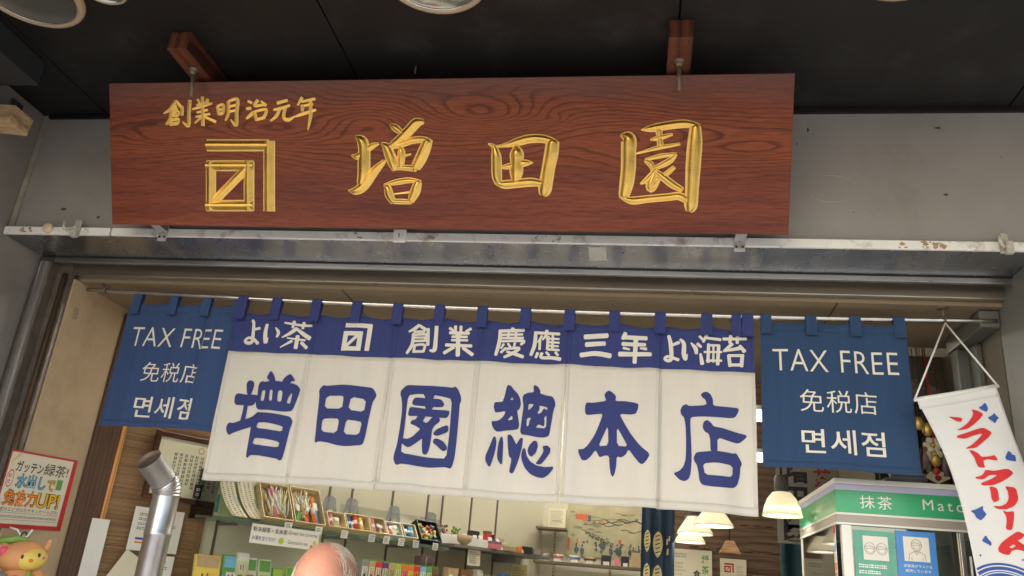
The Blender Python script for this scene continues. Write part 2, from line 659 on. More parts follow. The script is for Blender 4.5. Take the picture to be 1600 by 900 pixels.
GLYPHS = {'zo':[([(-1334.6,2080.2),(-1343.4,2116.2),(-1341.2,2127),(-1331,2131.8),(-1318.9,2127.2),(-1314.2,2115.3),(-1316,2096),(-1319.2,2080.9)],[]),([(-1376.4,2081.6),(-1365.8,2084.2),(-1338.1,2080),(-1318.4,2081.8),(-1295.9,2079.9),(-1287.1,2069.7),(-1296,2054.5),(-1301.9,2044.5),(-1316.6,2040.8),(-1339.1,2042.6),(-1367.9,2042.5),(-1376.4,2052.7),(-1379.6,2071.6)],[]),([(-1336.7,2046.1),(-1322.3,2046.8),(-1321.4,2021.6),(-1321.9,1996.5),(-1320.2,1984.1),(-1339.7,1983.1),(-1337.6,2004.1),(-1336.3,2025.1)],[]),([(-1386.4,1974.4),(-1379.2,1981.9),(-1363.3,1979.8),(-1338.9,1989.4),(-1314,1996.9),(-1296.2,2006.2),(-1281.8,2011.1),(-1280.3,1982.1),(-1295.1,1968.9),(-1327.8,1958.1),(-1356.2,1947),(-1371.8,1937.9),(-1383.2,1949.7),(-1388.5,1963.9)],[]),([(-1267.4,2136.8),(-1272.2,2143.1),(-1266.8,2156.3),(-1261.3,2166.9),(-1251.8,2159.1),(-1242.6,2146.5),(-1236.2,2129.6),(-1259.1,2128.6),(-1259.5,2132.9)],[]),([(-1214.8,2128.5),(-1207.1,2146),(-1195.9,2157.2),(-1189.9,2160.5),(-1179,2149.4),(-1169.9,2135.6),(-1182.3,2136.4),(-1186,2127.6)],[]),([(-1297.1,2107.6),(-1295.7,2122.6),(-1285.9,2129.5),(-1274.3,2127),(-1257.5,2131.7),(-1235.3,2131.8),(-1203.8,2129),(-1177.2,2128),(-1161,2123.2),(-1148.9,2110.2),(-1150.5,2097.4),(-1154.5,2076.1),(-1159.9,2046.5),(-1166,2032.8),(-1184.8,2028.5),(-1210.8,2028.1),(-1246.1,2029.6),(-1278.8,2028.8),(-1289.1,2035.9),(-1294.7,2052.4),(-1294.1,2082.1)],[[(-1279.7,2096.4),(-1266.7,2097.9),(-1265.4,2060.2),(-1278.5,2060)],[(-1250.9,2098.6),(-1239.7,2100),(-1235.7,2061.6),(-1247.2,2061.9)],[(-1220,2098.4),(-1204.8,2099.1),(-1203.9,2060.2),(-1218.5,2061.2)],[(-1176.3,2094.9),(-1173.2,2092.1),(-1173.9,2056.3),(-1186.1,2058.6),(-1183.4,2078.9)]]),([(-1301.9,2001.7),(-1287,2015),(-1281.6,2020.7),(-1252.9,2020.1),(-1217.7,2018.5),(-1182.2,2015.4),(-1166.6,2012.9),(-1156.6,1998.9),(-1157.3,1986.5),(-1161,1971.9),(-1163.5,1939.1),(-1166.4,1898.5),(-1169.2,1868.3),(-1176.8,1863.9),(-1184.3,1869.4),(-1210.5,1871.9),(-1249.9,1875.6),(-1278,1876),(-1286.6,1865.4),(-1292.5,1869.1),(-1293.3,1887.2),(-1293.6,1919.7),(-1294.7,1956.5),(-1296.3,1985.4)],[[(-1272.3,1985.8),(-1237.5,1986.4),(-1184,1978.9),(-1185.5,1960),(-1228.6,1963.4),(-1274.9,1966.7)],[(-1273.7,1933.1),(-1235.3,1931.9),(-1185.8,1925.7),(-1187.2,1906.2),(-1230.5,1907.8),(-1278.1,1912.4)]])],'ta':[([(-1076.7,2102.9),(-1075.5,2113.4),(-1066.8,2125.1),(-1060.9,2126.6),(-1055.9,2124.1),(-1001.8,2128.7),(-953.3,2129.4),(-916.9,2128.2),(-894.2,2127.1),(-884,2119.3),(-873.6,2103.6),(-874.4,2094.8),(-882.7,2079.7),(-885.8,2060.6),(-888.5,2028.6),(-889.7,1997),(-891.5,1959.8),(-896.6,1935.5),(-907.7,1931.3),(-919.4,1930.6),(-939.3,1926.1),(-959.5,1923.5),(-983.4,1925),(-1014.3,1931.8),(-1041.7,1935.1),(-1053.4,1933.9),(-1057.1,1929.4),(-1062.9,1933.3),(-1064.3,1953.2),(-1066.8,1993.4),(-1069.3,2033.9),(-1070.9,2069.1),(-1073.4,2092.6)],[[(-1046.4,2089.5),(-986.4,2090.3),(-982,2085.2),(-980.7,2045.7),(-1047.2,2046.2)],[(-957.7,2089.9),(-908.1,2085.8),(-908.6,2043.5),(-961.2,2045.2)],[(-1047.1,2010.3),(-1016,2013.4),(-984.2,2011.6),(-986.8,1963.2),(-1045.8,1968)],[(-961.8,2011.9),(-935,2011.8),(-910.7,2008.8),(-914.4,1964.8),(-964.5,1963.2)]])],'en':[([(-792.3,2107.8),(-791.9,2119.2),(-780.3,2133),(-769.6,2139.2),(-729.5,2139.2),(-680.3,2141.5),(-638.6,2140.7),(-615.7,2138),(-604.8,2142.3),(-594.4,2132.2),(-582.5,2108.5),(-580.9,2093.7),(-584.4,2084.2),(-583.5,2047.4),(-582.9,2007.2),(-582.6,1953.2),(-583.4,1910.4),(-587.6,1881.9),(-593.7,1871.7),(-603.1,1874),(-612.4,1876.2),(-666.7,1871.9),(-703.6,1873.2),(-740.8,1876.3),(-761.3,1876.9),(-770,1872.8),(-779.7,1875.8),(-788.1,1891.3),(-788,1909.2),(-782.1,1934.7),(-779.3,1996.8),(-778.9,2044.8),(-781.6,2070.8),(-786.2,2091.2)],[[(-763.8,2103.5),(-733.4,2109.5),(-710.8,2111),(-674.7,2110.4),(-642.3,2106.7),(-613.3,2099.5),(-610.6,2024),(-609.7,1966),(-611.8,1903.4),(-652.1,1903.5),(-689.1,1904.9),(-763.3,1911.4),(-764.3,1941.2),(-762.2,1959.4),(-762.6,2041.9)]]),([(-713,2113.5),(-673.2,2113.5),(-677.3,2100.2),(-674.6,2061.2),(-700.7,2059.9),(-703.6,2098.9)],[]),([(-737.5,2097.3),(-703.5,2097.8),(-652.6,2098.7),(-642.1,2088.8),(-637.3,2079.7),(-643.8,2070.9),(-675.6,2070.4),(-737.8,2069.9),(-746.2,2076.2),(-744.1,2089.4)],[]),([(-752.3,2064.7),(-731.4,2063.9),(-697.2,2061.9),(-617.7,2061.5),(-617.1,2049.3),(-623.2,2037.2),(-634.2,2035.6),(-671.6,2036.6),(-712.8,2036.3),(-752,2033.2),(-755.1,2042.3)],[]),([(-720.5,2037.4),(-694.5,2039.8),(-703.2,2019.1),(-689.5,2014.4),(-671.9,2039.2),(-653.3,2040.1),(-646.3,2027.6),(-651,2020),(-662.9,2010.3),(-670.4,1995.3),(-670.2,1962.7),(-672.3,1933.8),(-677.5,1915.6),(-686.2,1911.5),(-693.5,1916.5),(-697.1,1939.5),(-698.3,1964.7),(-713.2,1949.4),(-731.7,1934),(-742.4,1930.5),(-754.3,1936.3),(-764.5,1943),(-764.9,1960),(-745.9,1957.7),(-730.3,1966.6),(-717.3,1981.8),(-707.5,1993.3),(-723.5,2001.6),(-743.1,2007.9),(-740.7,2019),(-726.3,2023.5)],[]),([(-617.5,2012.7),(-613.3,1994.7),(-621.3,1987),(-649.6,1976.4),(-662.8,1977.5),(-665.5,1984.6),(-655.9,1997.9),(-634.8,2008.1)],[]),([(-657.8,1967),(-648.6,1967.5),(-629.2,1959.5),(-616.8,1947.7),(-611.1,1935.5),(-620,1926.7),(-629.3,1928.4),(-649.6,1944),(-662.3,1952.3),(-662.8,1962.3)],[])],'so':[([(-433.5,2146),(-430.4,2157.2),(-418.1,2154.9),(-409.1,2143),(-396,2131.4),(-384.8,2115.7),(-379.8,2093.8),(-383.7,2076.7),(-391.4,2073.1),(-385.5,2049.5),(-379.7,2026),(-382.6,2012),(-396.1,2008.6),(-423.7,2005.9),(-450.9,1999.3),(-461.5,2005.8),(-469.5,2019.3),(-471.9,2033.1),(-459.9,2032.9),(-446.4,2038.4),(-433.7,2053),(-429.1,2069.2),(-448.7,2064.2),(-462.5,2061.5),(-469.1,2077.3),(-468.3,2095.5),(-453.6,2097.4),(-441.6,2098.8),(-436.5,2119.3)],[[(-410.9,2116.5),(-404.9,2106.7),(-418.2,2107.2)],[(-406.9,2057.2),(-402.9,2042.6),(-421.7,2038.9)]]),([(-376.8,2116.1),(-373.6,2126.4),(-360,2133.1),(-340.2,2136.1),(-343.6,2154.2),(-340.1,2161.3),(-327.6,2155),(-318.6,2141.2),(-320.1,2133.8),(-301.8,2127.8),(-277.8,2124.9),(-269,2111.3),(-265.3,2095.4),(-270.9,2079.2),(-273.1,2051.3),(-276.7,2015.8),(-279.3,1996.1),(-292.6,1989.5),(-319.9,1990),(-351.6,1994.1),(-369.4,1995.1),(-375.3,2004.6),(-373.1,2042.2),(-370.5,2086.2)],[[(-354.6,2097),(-337.4,2096.7),(-342.6,2085.6),(-354.4,2074.2)],[(-319.3,2093.5),(-292,2088.1),(-292.2,2078.1),(-302.9,2085.6),(-309.9,2071.3),(-319.3,2064.8),(-323.5,2068.6),(-316.6,2082.9)],[(-355.7,2049),(-342.1,2051.7),(-347.1,2039.6),(-349,2022.5),(-355.8,2023.3)],[(-293.5,2062.9),(-291.6,2046.4),(-291.4,2018.9),(-326,2020.2),(-317,2031.3),(-306.9,2027.9),(-298.8,2024.4),(-296.9,2042.2),(-300.7,2051.9)]]),([(-461.3,1982.2),(-455.6,1984.5),(-450.4,1971.1),(-450.3,1947.7),(-455.4,1916.4),(-462.6,1887.2),(-468.3,1885.7),(-479.8,1903.4),(-481.3,1918.8),(-472,1946.4)],[]),([(-437.8,1985.5),(-431.7,1983.8),(-428.1,1964.5),(-426.7,1925.8),(-426.3,1898.9),(-432,1896.7),(-443.3,1913.3),(-445.4,1928.6),(-443.8,1963.6)],[]),([(-416.3,1988.6),(-412.8,1994.7),(-402.6,1991.3),(-391.4,1974.3),(-383.7,1961.2),(-377.7,1975.1),(-370.6,1985.2),(-363.4,1983.7),(-364.5,1956.4),(-369.9,1925.2),(-379.1,1894.1),(-387.1,1872.7),(-394.7,1870.3),(-401.7,1875.6),(-400.1,1889),(-396.5,1916),(-407,1925),(-412.2,1953.7)],[]),([(-361.9,1948.8),(-356.4,1953),(-351.9,1945.5),(-346.6,1926.6),(-333.7,1910.1),(-313.6,1899.9),(-286.3,1895.8),(-257.6,1898.3),(-259,1889.9),(-273.2,1872.1),(-287.9,1861.8),(-307.1,1862.5),(-330.8,1870.4),(-351.6,1890),(-363.1,1914.1),(-365.8,1933.2)],[]),([(-346.1,1945.9),(-341.4,1961.6),(-328.9,1977.8),(-319.1,1977.6),(-313,1963.2),(-318.3,1939.7),(-330.9,1925.6),(-341,1930.8)],[]),([(-298.5,1962.1),(-283.1,1964.9),(-270.9,1955.9),(-272,1942.4),(-284.2,1922.6),(-300.3,1902.6),(-317.8,1904.6),(-303.7,1925.3),(-293.5,1945)],[])],'hon':[([(-112.5,2137.9),(-107.4,2146.8),(-97.7,2152.9),(-84.6,2144.9),(-74,2134.1),(-77.1,2119),(-47.4,2119.7),(-18.3,2116.3),(-2,2111.5),(-3.3,2094.8),(-10.1,2079.7),(-24.4,2076.4),(-62.3,2078.1),(-48.9,2053.8),(-22.5,2011.6),(6.8,1977.3),(37.2,1954.1),(28.9,1936),(15.2,1920.4),(4.6,1924),(-9.9,1940.8),(-30.1,1967.3),(-38.4,1949.7),(-52.2,1940.1),(-66.5,1942.8),(-67.2,1912.6),(-71.6,1887.8),(-77.6,1877.6),(-83.9,1887),(-88.4,1911.4),(-91.4,1943.1),(-105.6,1943),(-120.4,1937.2),(-127.2,1946.4),(-135,1960.3),(-151.8,1936),(-165.5,1924.5),(-178.1,1925.6),(-188.1,1944.7),(-190.6,1958.2),(-174.5,1959.8),(-160.7,1973.2),(-140.6,2005.1),(-124.3,2046.2),(-115.4,2075.4),(-132.8,2074.6),(-165.4,2069.2),(-173,2075.1),(-174,2095.5),(-169.3,2110.7),(-149,2109.9),(-105.5,2117.6),(-109.6,2128.6)],[[(-98,2038.4),(-94.1,1975.2),(-126.5,1971.6),(-111.8,2006.7)],[(-69.1,2035.2),(-50.9,2006.4),(-32.8,1975),(-67.7,1975.9)]])],'ten':[([(192.9,2153.2),(199.9,2159.6),(210.7,2162.5),(223,2154.6),(230.6,2136.8),(230.5,2117.6),(268.7,2116.7),(310.6,2116),(308.5,2102.8),(298.7,2085.3),(283.5,2081.7),(237.9,2082.1),(192.1,2082.2),(161.4,2079),(160.7,2053.6),(163.5,2006.7),(165.6,1948.8),(162.7,1902.9),(156.4,1885.5),(143.3,1877.9),(128.3,1881.9),(109.3,1901.5),(128.1,1908.4),(141.2,1924.4),(147.5,1947.7),(148.3,2005.8),(146.1,2052.8),(142.1,2076.4),(132.4,2085.9),(129.6,2099.7),(136.1,2114.1),(147.7,2119.9),(157.4,2114),(211.3,2119),(207.5,2135.7),(196,2145.2)],[]),([(199.7,2059.6),(205.4,2068.6),(213.1,2071.4),(224.5,2062.9),(232,2051.5),(256.6,2048.8),(298,2039.3),(333.5,2032.3),(331.4,2023.7),(312.5,2007.2),(303.1,2004.7),(282.5,2008.6),(243.1,2018.1),(242.8,1972.4),(222.1,1971.3),(221.5,2009.9),(216.7,2029.1),(205.3,2034.3),(198.9,2045.8)],[]),([(171.2,1953),(178.8,1968.8),(199.5,1971.9),(237.2,1976),(267.1,1974.6),(291.4,1972.2),(300.7,1975),(311.6,1957.3),(318,1944.4),(313,1930.9),(310.6,1904.4),(302.8,1877.8),(291.7,1867.8),(265.9,1866.2),(229,1866.4),(197.5,1870.4),(188.9,1881.9),(185.2,1911.8),(180.7,1930.6),(173.1,1941.6)],[[(198.7,1935.4),(236.9,1940.8),(290.1,1935.2),(287.3,1900),(247.8,1900.6),(205,1901.7)]])],'ban_red':[([(64.6,-60.5),(73.3,-63.6),(94.3,-68.4),(100.9,-72.8),(94.8,-82),(84.6,-78.8),(74.4,-70.5)],[]),([(133.3,-49.9),(149.5,-56.4),(161,-68.3),(148.3,-79.9),(124.3,-94.8),(105.5,-103.7),(86,-104.8),(74,-102.3),(87.7,-99.4),(110.6,-87.7),(128.5,-71.8),(135.2,-61)],[]),([(68.7,-119.2),(98.9,-114.4),(132.9,-107.7),(148.8,-107.7),(165.6,-124.2),(152.4,-135.5),(129.2,-148.6),(109.5,-160.5),(78.6,-158.3),(99.9,-150.9),(123.7,-136.3),(140.9,-122.2),(114.6,-125),(87.3,-130.9),(70,-125.1)],[]),([(89.4,-164.2),(98.4,-165.5),(110.5,-177),(115,-187.4),(138,-189.1),(149.7,-186.9),(153.8,-202.7),(146.1,-202.6),(129.4,-196),(116.5,-197.4),(114.4,-208.4),(114.4,-218.1),(98.5,-214.2),(96,-202.6),(96.4,-186.4),(91.4,-172.6)],[]),([(81,-238.6),(96.4,-238.5),(107.6,-231),(112.2,-223.6),(134.1,-230.3),(169.6,-228.5),(181.6,-242.3),(165.9,-252.7),(140.9,-262.6),(117.2,-268.2),(92.5,-263.9),(90.1,-257.8),(118.7,-250.6),(138.9,-242.2),(118,-239.2),(102,-248.2),(85.5,-245)],[]),([(108.2,-269.2),(125.5,-276),(124.8,-291.4),(120.6,-310.6),(106.8,-313.1),(104,-301.8),(107.5,-284.6)],[]),([(145.6,-274.4),(173.2,-282.6),(168.7,-315),(152.8,-330.3),(129.4,-335.9),(109.5,-331),(102,-321.3),(119.9,-325.9),(137.1,-319.4),(145.4,-307.4),(149,-290.3)],[]),([(120.5,-336.8),(131.4,-342.7),(148.6,-342.8),(140.2,-367.6),(128.6,-391.8),(114.9,-385.7),(122.5,-369.5),(125.9,-352.7)],[]),([(142.4,-394.7),(157.7,-407.3),(144.1,-416.1),(134.5,-417.9),(143.1,-428),(151.2,-435),(161.3,-444.7),(156.3,-455),(146.3,-449.3),(126.7,-440.8),(114.3,-442.2),(104.7,-452.9),(91.2,-448.2),(81.6,-441),(83.5,-430.8),(95,-418.8),(117.2,-406.6)],[[(110,-432.7),(122.5,-426.8),(126.8,-431.9),(116.2,-436.5)]])],'ban_blue':[([(154.7,-48),(166.4,-43.7),(176.1,-35.6),(178.6,-45.6),(179,-54.1),(171.9,-64.2),(164.7,-58.7),(158.2,-54.3)],[]),([(169.1,-79.6),(181.3,-76.4),(191.5,-69.5),(194.4,-80.1),(199.4,-84.2),(190.7,-91.3),(182.4,-100.1),(179.1,-92.9),(171.6,-86.7)],[]),([(173.8,-199.1),(179.3,-191.8),(189.5,-180.3),(195.4,-186),(196.3,-192.6),(204.7,-195.4),(200.1,-213.5),(187.6,-209.2),(176.2,-205.9)],[]),([(44,-326.5),(59.9,-324.3),(79.6,-316.9),(75.8,-328.6),(81.5,-340.3),(73.8,-347.9),(62,-355),(53.2,-345.2),(52.4,-334.2)],[]),([(48.2,-406.8),(63.1,-393.9),(65.9,-404.9),(71.4,-414.1),(68.1,-424.3),(59.9,-416.8),(53,-411.7)],[]),([(27.9,-443.1),(32.1,-440.7),(34.5,-444),(29.9,-447.6)],[]),([(129.6,-468.6),(133.8,-466.2),(136.1,-469.4),(131.8,-472.2)],[])]}
